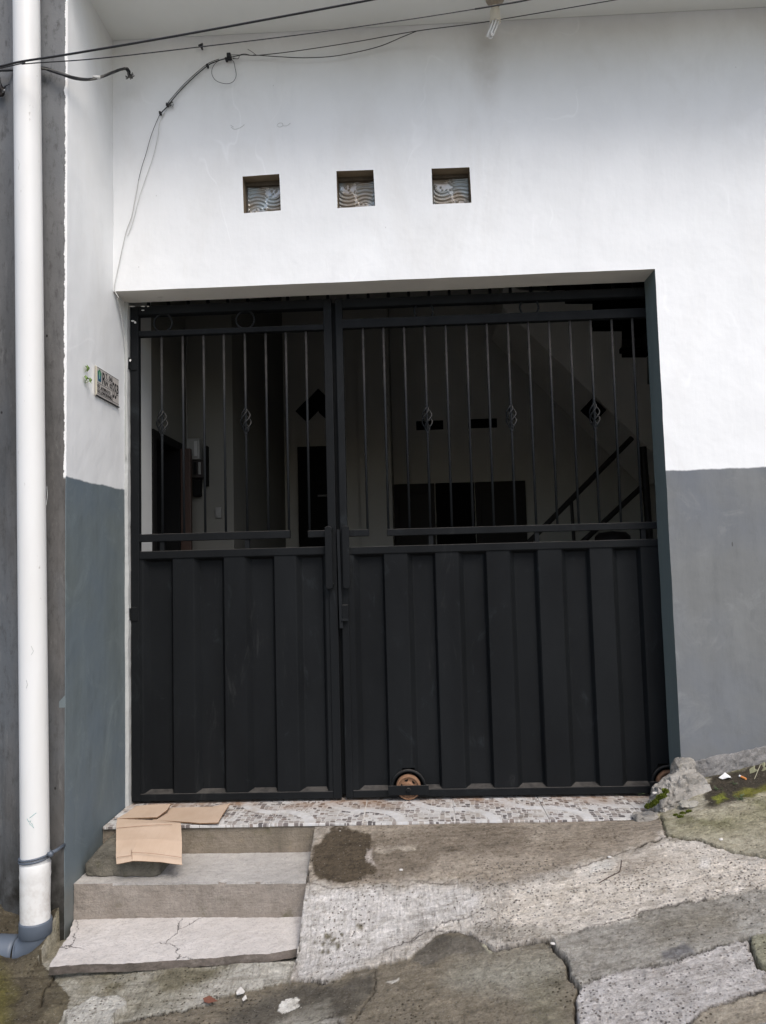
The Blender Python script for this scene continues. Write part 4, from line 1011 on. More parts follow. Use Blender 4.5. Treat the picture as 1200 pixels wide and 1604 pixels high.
# brush-stroke strength: ramp and apron are combed while wet
comb = np.where((reg == 2) & (my > 1385) & (mx < 800), 1.0, 0.0); comb = np.where(reg == 7, 1.0, comb)
agg = np.where((reg == 4) | ((reg == 2) & (mx > 740) & (my > 1350)), 1.0, np.where(reg == 6, .5, .15))
damp = np.clip(1-col.mean(1)/.12, 0, 1)
street = empty('street', (0, -2, -.4), 'broken concrete lane with stains, cracks and a ramp up to the gate', None, kind='structure')
def ground_mat():
    a = Mat('lane concrete', rough=.9, spec=.22)
    c, _ = a.attr('tone'); at, _ = a.attr('surface'); s3 = a.sep(at)
    br = a.noise(1.0, 6, .7, a.map((120, 14, 14), rot=(0, 0, R(38)))); br2 = a.noise(1.0, 6, .7, a.map((110, 12, 12), rot=(0, 0, R(-12))))
    br = a.mix(a.mr(a.noise(3.2, 2), .48, .52), br, br2)
    c = a.mix(a.math('MULTIPLY', s3[0], a.mr(br, .5, .68, 0, .55)), c, a.mix(1.0, c, (.38, .36, .33), 'MULTIPLY'))
    f = a.noise(95, 3, .7); g = a.noise(48, 5, .75)
    c = a.mix(a.mr(a.noise(17, 8, .75, dist=.5), .46, .66, 0, .75), c, a.mix(1.0, c, (.66, .64, .60), 'MULTIPLY'))
    c = a.mix(a.mr(a.noise(23, 9, .8, a.map(loc=(8, 1, 3))), .54, .70, 0, .55), c, a.mix(1.0, c, (1.45, 1.44, 1.42), 'MULTIPLY'))
    stv = a.noise(1.0, 7, .75, a.map((7, 42, 30), rot=(0, 0, R(-22))), dist=.4)
    c = a.mix(a.mr(stv, .50, .62, 0, .8), c, a.mix(1.0, c, (.66, .645, .62), 'MULTIPLY'))
    c = a.mix(a.mr(a.noise(1.0, 7, .75, a.map((5, 30, 30), rot=(0, 0, R(-16)), loc=(3, 3, 3)), dist=.4), .52, .64, 0, .8), c, a.mix(1.0, c, (1.32, 1.32, 1.32), 'MULTIPLY'))
    c = a.mix(a.mr(f, .54, .66, 0, .6), c, a.mix(1.0, c, (.52, .50, .47), 'MULTIPLY'))
    c = a.mix(a.mr(a.noise(75, 4, .7, a.map(loc=(2, 2, 2))), .50, .64, 0, .6), c, a.mix(1.0, c, (1.42, 1.42, 1.42), 'MULTIPLY'))
    pit = a.math('MULTIPLY', a.mr(a.voro(60, 'F1', a.map(loc=(1, 5, 2))), .16, .26, 1, 0), a.mr(a.noise(5, 3), .45, .6)); c = a.mix(pit, c, a.mix(1.0, c, (.38, .35, .32), 'MULTIPLY'))
    c = a.mix(a.mr(g, .54, .68, 0, .75), c, a.mix(1.0, c, (.55, .53, .48), 'MULTIPLY'))
    c = a.mix(a.mr(a.noise(130, 3, .7, a.map(loc=(3, 7, 1))), .63, .72, 0, .55), c, (.42, .40, .37))
    # aggregate showing through
    cells = a.voro(95, 'F1', None, 1.0); cc = a.sep(a.voro(95, 'F1', None, 1.0, 'Color'))
    st = a.math('MULTIPLY', a.mr(cells, .30, .42, 1, 0), a.mr(cc[0], .70, .75)); st = a.math('MULTIPLY', st, s3[1])
    c = a.mix(a.math('MULTIPLY', st, .75), c, a.mix(cc[1], (.06, .055, .055), (.19, .175, .165)))
    a.color(c); a.rough(a.mr(s3[2], 0, 1, .92, .62))
    h = a.math('ADD', a.math('MULTIPLY', a.noise(45, 9, .8), 1.6), a.math('MULTIPLY', f, .45))
    h = a.math('ADD', h, a.math('MULTIPLY', a.math('MULTIPLY', br, s3[0]), 1.1)); h = a.math('ADD', h, a.math('MULTIPLY', st, .25))
    h = a.math('SUBTRACT', h, a.math('MULTIPLY', pit, .6))
    a.bump(h, 1.0, .011); return a.m
M_ground = ground_mat()
nxg, nyg = len(gxs), len(gys)
I = (np.arange(nyg-1)[:, None]*nxg+np.arange(nxg-1)[None]).ravel()
F4 = np.stack([I, I+1, I+nxg+1, I+nxg], 1)
cxm, cym = x[I]+.0023, y[I]+.0023
hidden = ((cxm < -.475) & (cym > -.36) & (cxm > XS-.0)) | ((cym > -.115) & (cxm < .95)) | ((cxm < XS) & (cym > -.46))
F4 = F4[~hidden]; fr = reg[F4[:, 0]]
V = np.stack([x, y, z], 1); C3 = np.concatenate([col, np.ones((len(x), 1))], 1); A3 = np.stack([comb, agg, damp, np.ones_like(x)], 1)
def grid_object(name, faces, parent, mat):
    u, inv = np.unique(faces, return_inverse=True); inv = inv.reshape(-1, 4); v = V[u]; c = (v.min(0)+v.max(0))/2
    me = bpy.data.meshes.new(name); me.vertices.add(len(u)); me.vertices.foreach_set('co', (v-c).ravel().astype(np.float32))
    me.loops.add(inv.size); me.loops.foreach_set('vertex_index', inv.ravel().astype(np.int32))
    me.polygons.add(len(inv)); me.polygons.foreach_set('loop_start', (np.arange(len(inv))*4).astype(np.int32))
    me.update(calc_edges=True); me.polygons.foreach_set('use_smooth', np.ones(len(inv), bool))
    for nm, arr in (('tone', C3), ('surface', A3)):
        at = me.color_attributes.new(nm, 'FLOAT_COLOR', 'POINT'); at.data.foreach_set('color', arr[u].ravel().astype(np.float32))
    me.materials.append(mat); me.validate(); o = bpy.data.objects.new(name, me); link(o, c, parent); return o
for rid in (2, 1, 3, 4, 5, 6, 7, 8, 9):
    ff = F4[fr == rid]
    if len(ff): grid_object('concrete_slab', ff, street, M_ground)
# the lane beyond the close part, as far as one could look
def far_sheet():
    mb = MB(); xs = [-60, -30, -15, -9, -6, -4, -3, -2.24, -1.2, -.46, .3, 1.2, 2.44, 3, 4, 6, 9, 15, 30, 60]; ys = [-60, -30, -15, -10, -8, -6, -4.5, -3, -2.2, -1.415, -.7, .003]
    for i in range(len(xs)-1):
        for j in range(len(ys)-1):
            if xs[i] >= -2.25 and xs[i+1] <= 2.45 and ys[j] >= -1.42: continue
            q = [(xs[i], ys[j]), (xs[i+1], ys[j]), (xs[i+1], ys[j+1]), (xs[i], ys[j+1])]
            p = [(a, b, float(base_ground(np.array([a]), np.array([b]))[0])-.004) for a, b in q]; mb.quad(*p)
    return mb
M_far = concrete('lane concrete beyond', (.24, .23, .21), (.16, .155, .14), (.10, .095, .08), scale=.4, seed=8)
far_sheet().build('lane', M_far, street)

# ================================================================== BROKEN CONCRETE LUMP AT THE RIGHT JAMB
def gp(px, py, dz=0.0):
    """the point on the lane under a pixel"""
    d = ray(px, py); t = 1.0
    for _ in range(400):
        p = CAM+d*t
        if p[2] <= base_ground(np.array([p[0]]), np.array([p[1]]))[0] + dz: break
        t += .008 if t > 2 else .05
    return p
rk = empty('concrete_lump', (1.13, -.1, .03), 'big broken lump of grey concrete with moss against the right gate jamb', 'rubble')
def lump(c8, seed, amp, res=.009, rnd=9, cuts=()):
    m_ = rough_block(c8, res, amp, 7, seed, amp*.28, 34, round_=rnd); v = np.array(m_.v)
    for (p, n_) in cuts:
        n_ = np.array(n_, float); n_ /= np.linalg.norm(n_); d = (v-np.array(p))@n_; v = v-np.outer(np.clip(d, 0, None)*.93, n_)
    ctr = v.mean(0); ext = (v.max(0)-v.min(0))/2; g_ = np.random.default_rng(seed)
    for k in range(26):
        n_ = g_.normal(size=3); n_ /= np.linalg.norm(n_); sup = ((v-ctr)@n_).max(); lim = sup*g_.uniform(.74, .93); d = (v-ctr)@n_-lim; v = v-np.outer(np.clip(d, 0, None)*.9, n_)
    v = v - (v-ctr)*(np.clip(.12-np.abs(fbm(v*13, seed+9, 4)), 0, 1)*1.1)[:, None]
    v += np.stack([fbm(v*30+k, seed+k, 4) for k in range(3)], 1)*.007 + np.stack([fbm(v*95+k, seed+k, 2) for k in range(3)], 1)*.0022
    m_.v = [tuple(p) for p in v]; return m_
def B(x0, x1, y0, y1, z0, z1): return [(x0, y0, z0), (x1, y0, z0), (x1, y1, z0), (x0, y1, z0), (x0, y0, z1), (x1, y0, z1), (x1, y1, z1), (x0, y1, z1)]
lump(B(.985, 1.305, -.20, .06, -.06, .19), 101, .020, cuts=[(tuple(hit(1042, 1238, 1, -.14)), (-.88, -.1, .46)), (tuple(hit(1050, 1232, 1, -.14)), (-.55, -.1, .83)), (tuple(hit(1085, 1212, 1, -.10)), (-.30, -.2, .93)), ((1.28, -.18, .1), (.9, -.5, .25)), ((1.1, -.17, .06), (-.1, -1, .55))]).build('lump', M_rock, rk)
lump(B(.940, 1.05, -.225, -.10, -.07, .034), 111, .012, .008).build('lump', M_rock, rk)
lump(B(1.165, 1.26, -.06, .03, .08, .245), 121, .014, .008, cuts=[((1.2, 0, .24), (-.5, -.3, .8))]).build('lump', M_rock, rk)
# moss cushion: thousands of tiny tufts
def tufts(centers, n, h, mat, name, parent, label=None):
    mb = MB(); rr = random.Random(5)
    for k in range(n):
        c, ex, ey, ez = centers[rr.randrange(len(centers))]
        while True:
            u_ = [rr.uniform(-1, 1) for _ in range(3)]
            if sum(t*t for t in u_) < 1: break
        p = Vector((c[0]+u_[0]*ex, c[1]+u_[1]*ey, c[2]+u_[2]*ez)); a_ = rr.uniform(0, 6.28); s_ = h*rr.uniform(.5, 1.2)
        d = Vector((math.cos(a_)*s_*.6, math.sin(a_)*s_*.6-.3*s_, s_)); w_ = Vector((-math.sin(a_), math.cos(a_), 0))*s_*.35; i = len(mb.v)
        mb.v += [tuple(p-w_), tuple(p+w_), tuple(p+d)]; mb.f.append((i, i+1, i+2)); mb.m.append(0)
    return mb.build(name, mat, parent)
mc = []
for (px, py, Y) in ((1043, 1240, -.165), (1036, 1248, -.19), (1028, 1256, -.20), (1020, 1262, -.20), (1014, 1264, -.2), (1040, 1247, -.18), (1032, 1250, -.19), (1024, 1259, -.20)):
    p = hit(px, py, 1, Y-.005); mc.append(((p[0], p[1], p[2]), .013, .012, .010))
o_ = tufts(mc, 2600, .007, M_moss, 'moss', rk); o_['kind'] = 'stuff'
for c, ex, ey, ez in mc:
    pass
lump(B(mc[0][0][0]-.012, mc[0][0][0]+.012, mc[0][0][1], mc[0][0][1]+.03, mc[0][0][2]-.012, mc[0][0][2]+.010), 4, .004, .005, 2.2).build('moss_cushion', M_moss, rk)
mc2 = []
for (px, py) in ((1060, 1280), (1070, 1277), (1080, 1274), (1066, 1282)):
    p = gp(px, py); mc2.append(((p[0], p[1], p[2]+.006), .014, .012, .006))
o_ = tufts(mc2, 900, .006, M_moss, 'moss', rk); o_['kind'] = 'stuff'
# flat shard beside it
p = gp(1085, 1262)
tag(lump(B(p[0]-.06, p[0]+.045, p[1]-.03, p[1]+.05, p[2]-.004, p[2]+.014), 131, .008, .007, 3.5).build('concrete_shard', concrete('pale shard', (.36, .34, .30), (.28, .27, .23), (.24, .23, .2), seed=9)), 'thin pale cement shard lying at the foot of the concrete lump', 'shard')

# ================================================================== SMALL THINGS ON THE GROUND
M_chip = simple('pale chips', (.50, .48, .45), .8, .2, var=.1, bump=.2)
chips = [((955, 1343), .008, 'pale paint chip near the middle of the beige slab'), ((629, 1363), .008, 'white chip on the edge of the dark wet patch'), ((533, 1302), .005, 'tiny white chip in the dark wet patch'),
         ((552, 1318), .004, 'tiny chip right of the wet patch'), ((1194, 1285), .012, 'pale round pebble on the mossy slab at the right edge'), ((1130, 1316), .010, 'white pebble beside the long crack on the right'),
         ((1051, 1289), .010, 'cream pebble just below the broken concrete lump'), ((866, 1479), .008, 'pale pebble in the wide crack below the beige slab'), ((829, 1397), .007, 'small white chip on the left of the beige slab'),
         ((1026, 1243), .012, 'white pebble sitting on the moss beside the gate'), ((772, 1400), .004, 'tiny chip on the bright lower ramp'), ((512, 1418), .004, 'tiny white chip low on the ramp beside the steps')]
for i, ((px, py), r_, lb) in enumerate(chips):
    p = gp(px, py) if i != 9 else hit(px, py, 1, -.10)
    m_ = rough_block(B(-r_, r_, -r_*.8, r_*.8, -r_*.35, r_*.45), r_*.35, r_*.35, 60, 200+i, round_=2.4)
    m_.v = [(a+p[0], b+p[1], c+p[2]+r_*.15) for a, b, c in m_.v]
    tag(m_.build('pebble', M_chip, smooth=True), lb, 'pebble', 'pale chips and pebbles on the lane')
def sheet(name, outline, z_, mat, label, cat, curl=.004, th=.0012):
    pts = [gp(*q) for q in outline]; c = sum(pts)/len(pts); mb = MB(); k = len(pts)
    zz = [p[2]+.003+curl*(1+math.sin(i*2.3)) for i, p in enumerate(pts)]
    mb.v = [(p[0], p[1], a) for p, a in zip(pts, zz)]+[(c[0], c[1], c[2]+.004+curl*1.2)]+[(p[0], p[1], a-th) for p, a in zip(pts, zz)]+[(c[0], c[1], c[2]+.004+curl*1.2-th)]
    for i in range(k):
        j = (i+1) % k; mb.f += [(i, j, k), (k+1+j, k+1+i, 2*k+1), (j, i, k+1+i, k+1+j)]; mb.m += [0, 0, 0]
    return tag(mb.build(name, mat), label, cat)
sheet('plaster_flake', [(370, 1557), (377, 1550), (384, 1554), (382, 1560), (376, 1561), (371, 1560)], 0, M_chip, 'white flake of plaster on the dark wet part of the lane', 'flake')
sheet('plaster_flake', [(379, 1567), (385, 1561), (387, 1565), (381, 1571)], 0, M_chip, 'smaller white flake just below the larger one on the wet lane', 'flake', .002)
M_redleaf = leaf_mat('dry red leaf', (.12, .045, .03), (.2, .09, .06))
sheet('dry_leaf', [(318, 1567), (328, 1564), (341, 1569), (336, 1573), (326, 1575), (320, 1571)], 0, M_redleaf, 'reddish dry leaf on the lane below the steps', 'leaf', .004)
M_paper = simple('crumpled paper', (.70, .70, .69), .8, .2, var=.05, bump=.3)
sheet('paper_scrap', [(1126, 1222), (1136, 1216), (1148, 1220), (1142, 1223), (1132, 1225)], 0, M_paper, 'scrap of white paper on the dark soil behind the concrete lump', 'litter', .008)
M_dleaf = leaf_mat('dull fallen leaf', (.17, .17, .10), (.26, .26, .17))
sheet('fallen_leaf', [(1174, 1208), (1182, 1204), (1190, 1205), (1188, 1211), (1180, 1214), (1175, 1213)], 0, M_dleaf, 'dull green fallen leaf left of another at the wall foot', 'leaf', .006)
sheet('fallen_leaf', [(1189, 1204), (1197, 1199), (1206, 1202), (1204, 1210), (1195, 1212), (1190, 1209)], 0, M_dleaf, 'larger dull fallen leaf at the right edge by the wall foot', 'leaf', .008)
# cigarette end
p = gp(1165, 1222); q = Vector((.007, -.012, .0))
cg = empty('cigarette_butt', p, 'orange filtered cigarette end lying on the soil by the wall', 'cigarette butt')
c_ = Vector((float(p[0]), float(p[1]), float(p[2])+.008))
MB().tube([c_-q*.9+Vector((0, 0, .004)), c_+q*.9], .0048, 10).build('filter', simple('orange filter paper', (.62, .25, .08), .7, .2, var=.15, bump=0), cg, smooth=False)
MB().tube([c_-q*1.5+Vector((0, 0, .006)), c_-q*.92+Vector((0, 0, .004))], .0047, 10).build('paper_end', M_paper, cg)
# twig
tp = [gp(*q_) for q_ in ((938, 1386), (955, 1376), (971, 1368), (973, 1358), (974, 1350))]; tp = [(a[0], a[1], a[2]+.006) for a in tp]
tag(MB().tube(tp, .0014, 6).build('twig', M_brown), 'thin bent brown twig lying on the beige slab', 'twig')
tp = [gp(1182, 1222), gp(1192, 1208)]
tag(MB().tube([(tp[0][0], tp[0][1], tp[0][2]+.005), (tp[1][0], tp[1][1], tp[1][2]+.03)], .0016, 6).build('twig', simple('pale straw', (.3, .28, .2), bump=0)), 'pale straw leaning on a fallen leaf at the wall foot', 'twig')
# weeds
def sprig(px, py, n, size, seed, label, p=None, up=.02):
    rr = random.Random(seed); p = gp(px, py) if p is None else p; t = empty('weed', p, label, 'weed', 'small weeds by the gate')
    p = Vector([float(c) for c in p])
    for k in range(n):
        a_ = rr.uniform(0, 6.28); r_ = rr.uniform(.2, 1)*size*1.5; tip = p+Vector((math.cos(a_)*r_, math.sin(a_)*r_*.7, rr.uniform(.3, 1)*up)); mb = MB()
        d = Vector((math.cos(a_+rr.uniform(-.6, .6)), math.sin(a_), rr.uniform(-.1, .4))).normalized(); w_ = d.cross(Vector((0, 0, 1))).normalized()*size*.33; l = size*rr.uniform(.7, 1.2)
        q = [tip, tip+d*l*.35+w_, tip+d*l*.7+w_*.8, tip+d*l+Vector((0, 0, -.002)), tip+d*l*.7-w_*.8, tip+d*l*.35-w_, tip+d*l*.5+Vector((0, 0, -.002))]
        mb.v = [tuple(c) for c in q]; mb.f = [(6, 0, 1), (6, 1, 2), (6, 2, 3), (6, 3, 4), (6, 4, 5), (6, 5, 0)]; mb.m = [0]*6
        mb.tube([p, (p+tip)/2+Vector((0, 0, .003)), tip], .0007, 4); mb.build('leaf', M_weed, t)
sprig(1160, 1256, 16, .012, 1, 'low green weed in the crack of the mossy slab on the right', up=.03)
sprig(1125, 1240, 9, .009, 2, 'small weed sprouting from the soil right of the concrete lump')
sprig(1150, 1231, 7, .008, 3, 'low weed near the cigarette end')
sprig(1001, 1243, 2, .013, 4, 'seedling with two leaves on the tiles beside the moss', p=hit(1001, 1247, 1, .05), up=.016)
sprig(968, 1246, 1, .009, 5, 'tiny one leaf seedling on the tiles under the gate', p=hit(968, 1248, 1, .05), up=.012)

# ================================================================== CARDBOARD
def card(name, quads, label):
    """a sheet bent through rows of points: each row left to right"""
    rows = [[np.array(p, float) for p in r] for r in quads]; mb = MB(); th = .0050
    nr, nc = len(rows), len(rows[0]); g = np.array(rows)
    # refine
    def refine(g):
        nr, nc, _ = g.shape; out = np.zeros((nr*6-5, nc*6-5, 3))
        for i in range(out.shape[0]):
            a, fa = divmod(i, 6); fa /= 6; a2 = min(a+1, nr-1)
            for j in range(out.shape[1]):
                b, fb = divmod(j, 6); fb /= 6; b2 = min(b+1, nc-1)
                out[i, j] = (g[a, b]*(1-fb)+g[a, b2]*fb)*(1-fa)+(g[a2, b]*(1-fb)+g[a2, b2]*fb)*fa
        return out
    g = refine(g); g += np.stack([fbm(g.reshape(-1, 3)*12+k*9, 7+k, 3) for k in range(3)], 1).reshape(g.shape)*.0018
    du = np.gradient(g, axis=1); dv = np.gradient(g, axis=0); nrm = np.cross(du, dv); nrm /= np.linalg.norm(nrm, axis=2)[:, :, None]
    A, Bk = g, g-nrm*th; nr, nc, _ = g.shape
    mb.v = [tuple(p) for p in A.reshape(-1, 3)]+[tuple(p) for p in Bk.reshape(-1, 3)]; n = nr*nc
    for i in range(nr-1):
        for j in range(nc-1):
            k = i*nc+j; mb.f += [(k, k+1, k+nc+1, k+nc), (n+k, n+k+nc, n+k+nc+1, n+k+1)]; mb.m += [0, 0]
    bd = [i for i in range(nc-1)]+[i*nc+nc-1 for i in range(nr-1)]+[(nr-1)*nc+j for j in range(nc-1, 0, -1)]+[i*nc for i in range(nr-1, 0, -1)]
    for a, b in zip(bd, bd[1:]+bd[:1]): mb.f.append((b, a, n+a, n+b)); mb.m.append(1)
    return mb
def P2(px, py, z_=None, Y=None):
    return hit(px, py, 2, z_) if Y is None else hit(px, py, 1, Y)
c1 = card('cardboard', [[P2(213, 1264, .022), P2(238, 1262, .024), P2(268, 1261, .030)], [P2(200, 1274, .018), P2(232, 1273, .016), P2(262, 1270, .024)], [P2(183, 1284, .014), P2(215, 1283, .011), P2(246, 1282, .016)]], '')
top_flap = c1
cb_ = empty('cardboard_sheet', (-1.2, -.15, 0), 'flattened brown cardboard whose front flap hangs over the top step', 'cardboard')
top_flap.build('flap', [M_card, M_cardedge], cb_)
fl = card('x', [[P2(184, 1284, Y=-.150), P2(215, 1285, Y=-.155), P2(250, 1287, Y=-.158), P2(283, 1290, Y=-.160)],
                [P2(182.5, 1292, Y=-.20), P2(215, 1291, Y=-.20), P2(250, 1290.5, Y=-.20), P2(283.5, 1291, Y=-.195)],
                [P2(182, 1318, Y=-.33), P2(216, 1316, Y=-.33), P2(250, 1316, Y=-.32), P2(285, 1319, Y=-.31)],
                [P2(182, 1341, Y=-.40), P2(208, 1337, Y=-.405), P2(250, 1339, Y=-.385), P2(285, 1341, Y=-.375)],
                [P2(183, 1354.5, Y=-.425), P2(209, 1349, Y=-.425), P2(250, 1351, Y=-.405), P2(285.5, 1355, Y=-.395)]], '')
fo_ = fl.build('flap', [M_card, M_cardedge], cb_)
M_crease = simple('pressed crease', (.30, .20, .14), .9, .1, bump=0)
for pts in (((183, 1343, -.418), (205, 1340, -.419)), ((205, 1335, -.417), (240, 1337, -.406), (284, 1343, -.393)), ((183, 1297, -.242), (230, 1293, -.232), (270, 1291, -.222)), ((206, 1331, -.408), (207, 1345, -.424))):
    MB().tube(curve_pts([P2(a, b, Y=c) for a, b, c in pts], 4), .0011, 4).build('crease', M_crease, fo_)
c2 = card('x', [[P2(262, 1267, .006), P2(300, 1266, .006), P2(332, 1265, .010), P2(361, 1260, .030)], [P2(250, 1277, .005), P2(292, 1276, .005), P2(325, 1276, .008), P2(351, 1274, .018)],
                [P2(238, 1287, .005), P2(280, 1288, .004), P2(312, 1291, .005), P2(342, 1290, .010)]], '')
tag(c2.build('cardboard_sheet', [M_card, M_cardedge]), 'lower greyish cardboard sheet lying flat on the tiles, its right corner curling up', 'cardboard')

# ================================================================== HOUSE NUMBER PLATE
XP = XS+.006
y0, y1 = -.198, .057; z1a, z0a = 2.084, 1.956
plate = empty('house_number_plate', (XP, (y0+y1)/2, (z0a+z1a)/2), 'metal house number plate 35 with a green and blue emblem on the white side wall', 'sign')
M_plate = simple('pale enamel plate', (.50, .47, .44), .5, .4, var=.07, scale=30, bump=.05)
M_ink = simple('black enamel lettering', (.012, .011, .012), .6, .3, var=.1, bump=0)
mb = MB(); mb.box(XP-.0035, XP-.0015, y0-.02, y1, z0a-.006, z1a); mb.build('plate', M_plate, plate)
mb = MB(); mb.hexa([(XP-.0014, y0-.022, z0a-.012), (XP+.012, y0-.038, z0a-.008), (XP+.013, y0-.036, z0a-.008), (XP-.0004, y0-.020, z0a-.012), (XP-.0014, y0-.022, z1a), (XP+.012, y0-.038, z1a-.01), (XP+.013, y0-.036, z1a-.01), (XP-.0004, y0-.020, z1a)])
mb.build('bent_edge', simple('cream bent edge', (.62, .58, .47), .6, .3, bump=0), plate)
W_, H_ = y1-y0, z1a-z0a
def pl(u, v): return (y0+u*W_, z0a+v*H_)          # u rightwards, v upwards, on the plate
lines = MB()
def rule(u0, v0, u1, v1, t=.0016):
    a, b = pl(u0, v0), pl(u1, v1)
    if abs(v0-v1) < 1e-6: lines.box(XP-.0012, XP-.0006, a[0], b[0], a[1]-t/2, a[1]+t/2)
    else: lines.box(XP-.0012, XP-.0006, a[0]-t/2, a[0]+t/2, min(a[1], b[1]), max(a[1], b[1]))
for r_ in ((0, .985, 1, .985), (0, .035, 1, .035), (-.02, .42, .69, .42), (-.02, .225, .69, .225), (.34, .70, .69, .70), (.69, .035, .69, .985)): rule(*r_)
lines.build('ruled_line', M_ink, plate)
MB().box(XP-.001, XP+.003, y0-.02, y1, z0a-.012, z0a-.0065).build('plate_lip', M_ink, plate)
def text(body, u, v, hgt, wscale=1.0, bold=.0, mat=M_ink):
    cu = bpy.data.curves.new('lettering', 'FONT'); cu.body = body; cu.size = 1.0; cu.extrude = .004; cu.offset = bold; cu.resolution_u = 3
    o = bpy.data.objects.new('lettering_source', cu); COL.objects.link(o)
    dg = bpy.context.evaluated_depsgraph_get(); me = bpy.data.meshes.new_from_object(o.evaluated_get(dg)); bpy.data.objects.remove(o)
    n = len(me.vertices); co = np.zeros(n*3); me.vertices.foreach_get('co', co); co = co.reshape(-1, 3)
    s_ = hgt/max(co[:, 1].max()-min(0, co[:, 1].min()), 1e-3); a, b = pl(u, v)
    w_ = np.stack([co[:, 2]*.1+XP-.0008, a+(co[:, 0]-co[:, 0].min())*s_*wscale, b+co[:, 1]*s_], 1); c = (w_.min(0)+w_.max(0))/2
    me.vertices.foreach_set('co', (w_-c).ravel()); me.update(); me.materials.clear(); me.materials.append(mat)
    o = bpy.data.objects.new('lettering', me); link(o, c, plate); return o
text('R', .225, .47, H_*.45, .78, .015); text('T. 06', .36, .745, H_*.19, 1.15, .012); text('W. 02', .345, .475, H_*.19, 1.02, .012)
text('KEL.', .005, .27, H_*.105, .95, .005); text('JATIMULYO', .155, .255, H_*.125, 1.28, .02)
text('KEC.', .005, .08, H_*.105, .95, .005); text('LOWOKWARU', .155, .068, H_*.125, .90, .02)
text('35', .712, .20, H_*.60, .46, .012); text('B', .905, .42, H_*.35, .70, .015)
rule_ = MB(); a, b = pl(.90, .36), pl(.98, .36); rule_.box(XP-.0012, XP-.0006, a[0], b[0], a[1]-.0015, a[1]+.0015); rule_.build('ruled_line', M_ink, plate)
M_teal = simple('emblem blue', (.012, .10, .17), .5, .4, var=.1, bump=0); M_green = simple('emblem green', (.03, .17, .09), .5, .4, var=.1, bump=0)
def badge(pts, mat, name, lift):
    mb = MB(); k = len(pts); q = [pl(*p) for p in pts]; mb.v = [(XP-.0014, a, b) for a, b in q]+[(XP-.0008+lift, a, b) for a, b in q]
    mb.f = [tuple(range(2*k-1, k-1, -1)), tuple(range(k))]+[(i, (i+1) % k, k+(i+1) % k, k+i) for i in range(k)]; mb.m = [0]*len(mb.f); mb.build(name, mat, plate)
badge([(.04, .50), (.165, .50), (.18, .72), (.03, .72)], M_teal, 'emblem', 0); badge([(.03, .722), (.18, .722), (.19, .83), (.105, .955), (.02, .83)], M_green, 'emblem', 0)
badge([(.085, .60), (.12, .60), (.115, .86), (.09, .86)], simple('emblem pale mark', (.30, .50, .38), bump=0), 'emblem', .0003)

# ivy leaves creeping out of the wall
def ivy(px, py, n, seed, label):
    rr = random.Random(seed); p = hit(px, py, 0, XS); t = empty('ivy_sprig', p, label, 'ivy', 'two ivy sprigs on the side wall')
    for k in range(n):
        a0 = rr.uniform(0, 6.28); c = Vector((float(p[0])+.012+.008*k, float(p[1])+(k-n/2+.5)*.024, float(p[2])+rr.uniform(-.004, .012))); s_ = rr.uniform(.017, .022)
        out = []
        for i in range(10):
            an = math.pi/2+i*math.pi/5; r_ = s_*(1.0 if i % 2 == 0 else .48)
            out.append(c+Vector((rr.uniform(-.006, .006)+.10*r_*math.sin(an*2), r_*math.cos(an)*1.2, r_*math.sin(an)*.8)))
        mb = MB(); mb.v = [tuple(c+Vector((-.004, 0, 0)))]+[tuple(q) for q in out]; mb.f = [(0, 1+i, 1+(i+1) % 10) for i in range(10)]; mb.m = [0]*10
        mb.tube([(float(p[0])-.001, float(p[1]), float(p[2])-.01), tuple((c+Vector((float(p[0]), float(p[1]), float(p[2])-.01)))/2), tuple(c)], .0012, 5)
        mb.build('leaf', M_leaf, t)
ivy(133, 580, 1, 1, 'single pale green ivy leaf on the side wall left of the plate'); ivy(133, 597, 2, 6, 'pair of ivy leaves just below the single one left of the plate')

# ================================================================== CEILING LAMP
lp = empty('ceiling_lamp', (.48, -.15, ZC), 'white energy saving bulb in a holder under the canopy ceiling', 'lamp')
M_bake = simple('aged lamp holder', (.33, .28, .22), .6, .3, var=.25, scale=60, bump=.1); M_lampbase = simple('yellowed lamp base', (.62, .58, .49), .5, .4, var=.08, bump=0)
M_tube = simple('unlit lamp tube', (.80, .80, .79), .25, .5, var=.02, bump=0)
YL = -.155; tx = X_(775, 8, YL)
MB().lathe([(.0005, 0), (.042, 0), (.045, -.006), (.040, -.016), (.024, -.022), (.020, -.030), (.020, -.040), (.0005, -.040)], (tx+.003, YL, ZC), n=26).build('lamp_holder', M_bake, lp, smooth=True)
z9 = ZC-.040
MB().lathe([(.014, 0), (.014, -.010), (.020, -.016), (.0235, -.024), (.024, -.058), (.027, -.066), (.0265, -.078), (.020, -.080), (.0005, -.080)], (tx, YL, z9), n=26).build('lamp_base', M_lampbase, lp, smooth=True)
zt0 = z9-.078; zb0 = Z_(767, 57, YL); tilt = (X_(767, 55, YL)-tx)*.9
for k in range(3):
    an = R(75)+k*2*math.pi/3; c = Vector((tx+.0125*math.cos(an), YL+.0125*math.sin(an), 0)); d = Vector((-math.sin(an), math.cos(an), 0))*.0075
    L_ = zt0-zb0; pts = [c-d+Vector((0, 0, zt0)), c-d+Vector((tilt*.5, 0, zt0-L_*.5)), c-d+Vector((tilt, 0, zb0+.008)), c-d*.7+Vector((tilt, 0, zb0+.002)), c+Vector((tilt, 0, zb0)), c+d*.7+Vector((tilt, 0, zb0+.002)), c+d+Vector((tilt, 0, zb0+.008)), c+d+Vector((tilt*.5, 0, zt0-L_*.5)), c+d+Vector((0, 0, zt0))]
    MB().tube(pts, .0048, 10).build('lamp_tube', M_tube, lp, smooth=True)

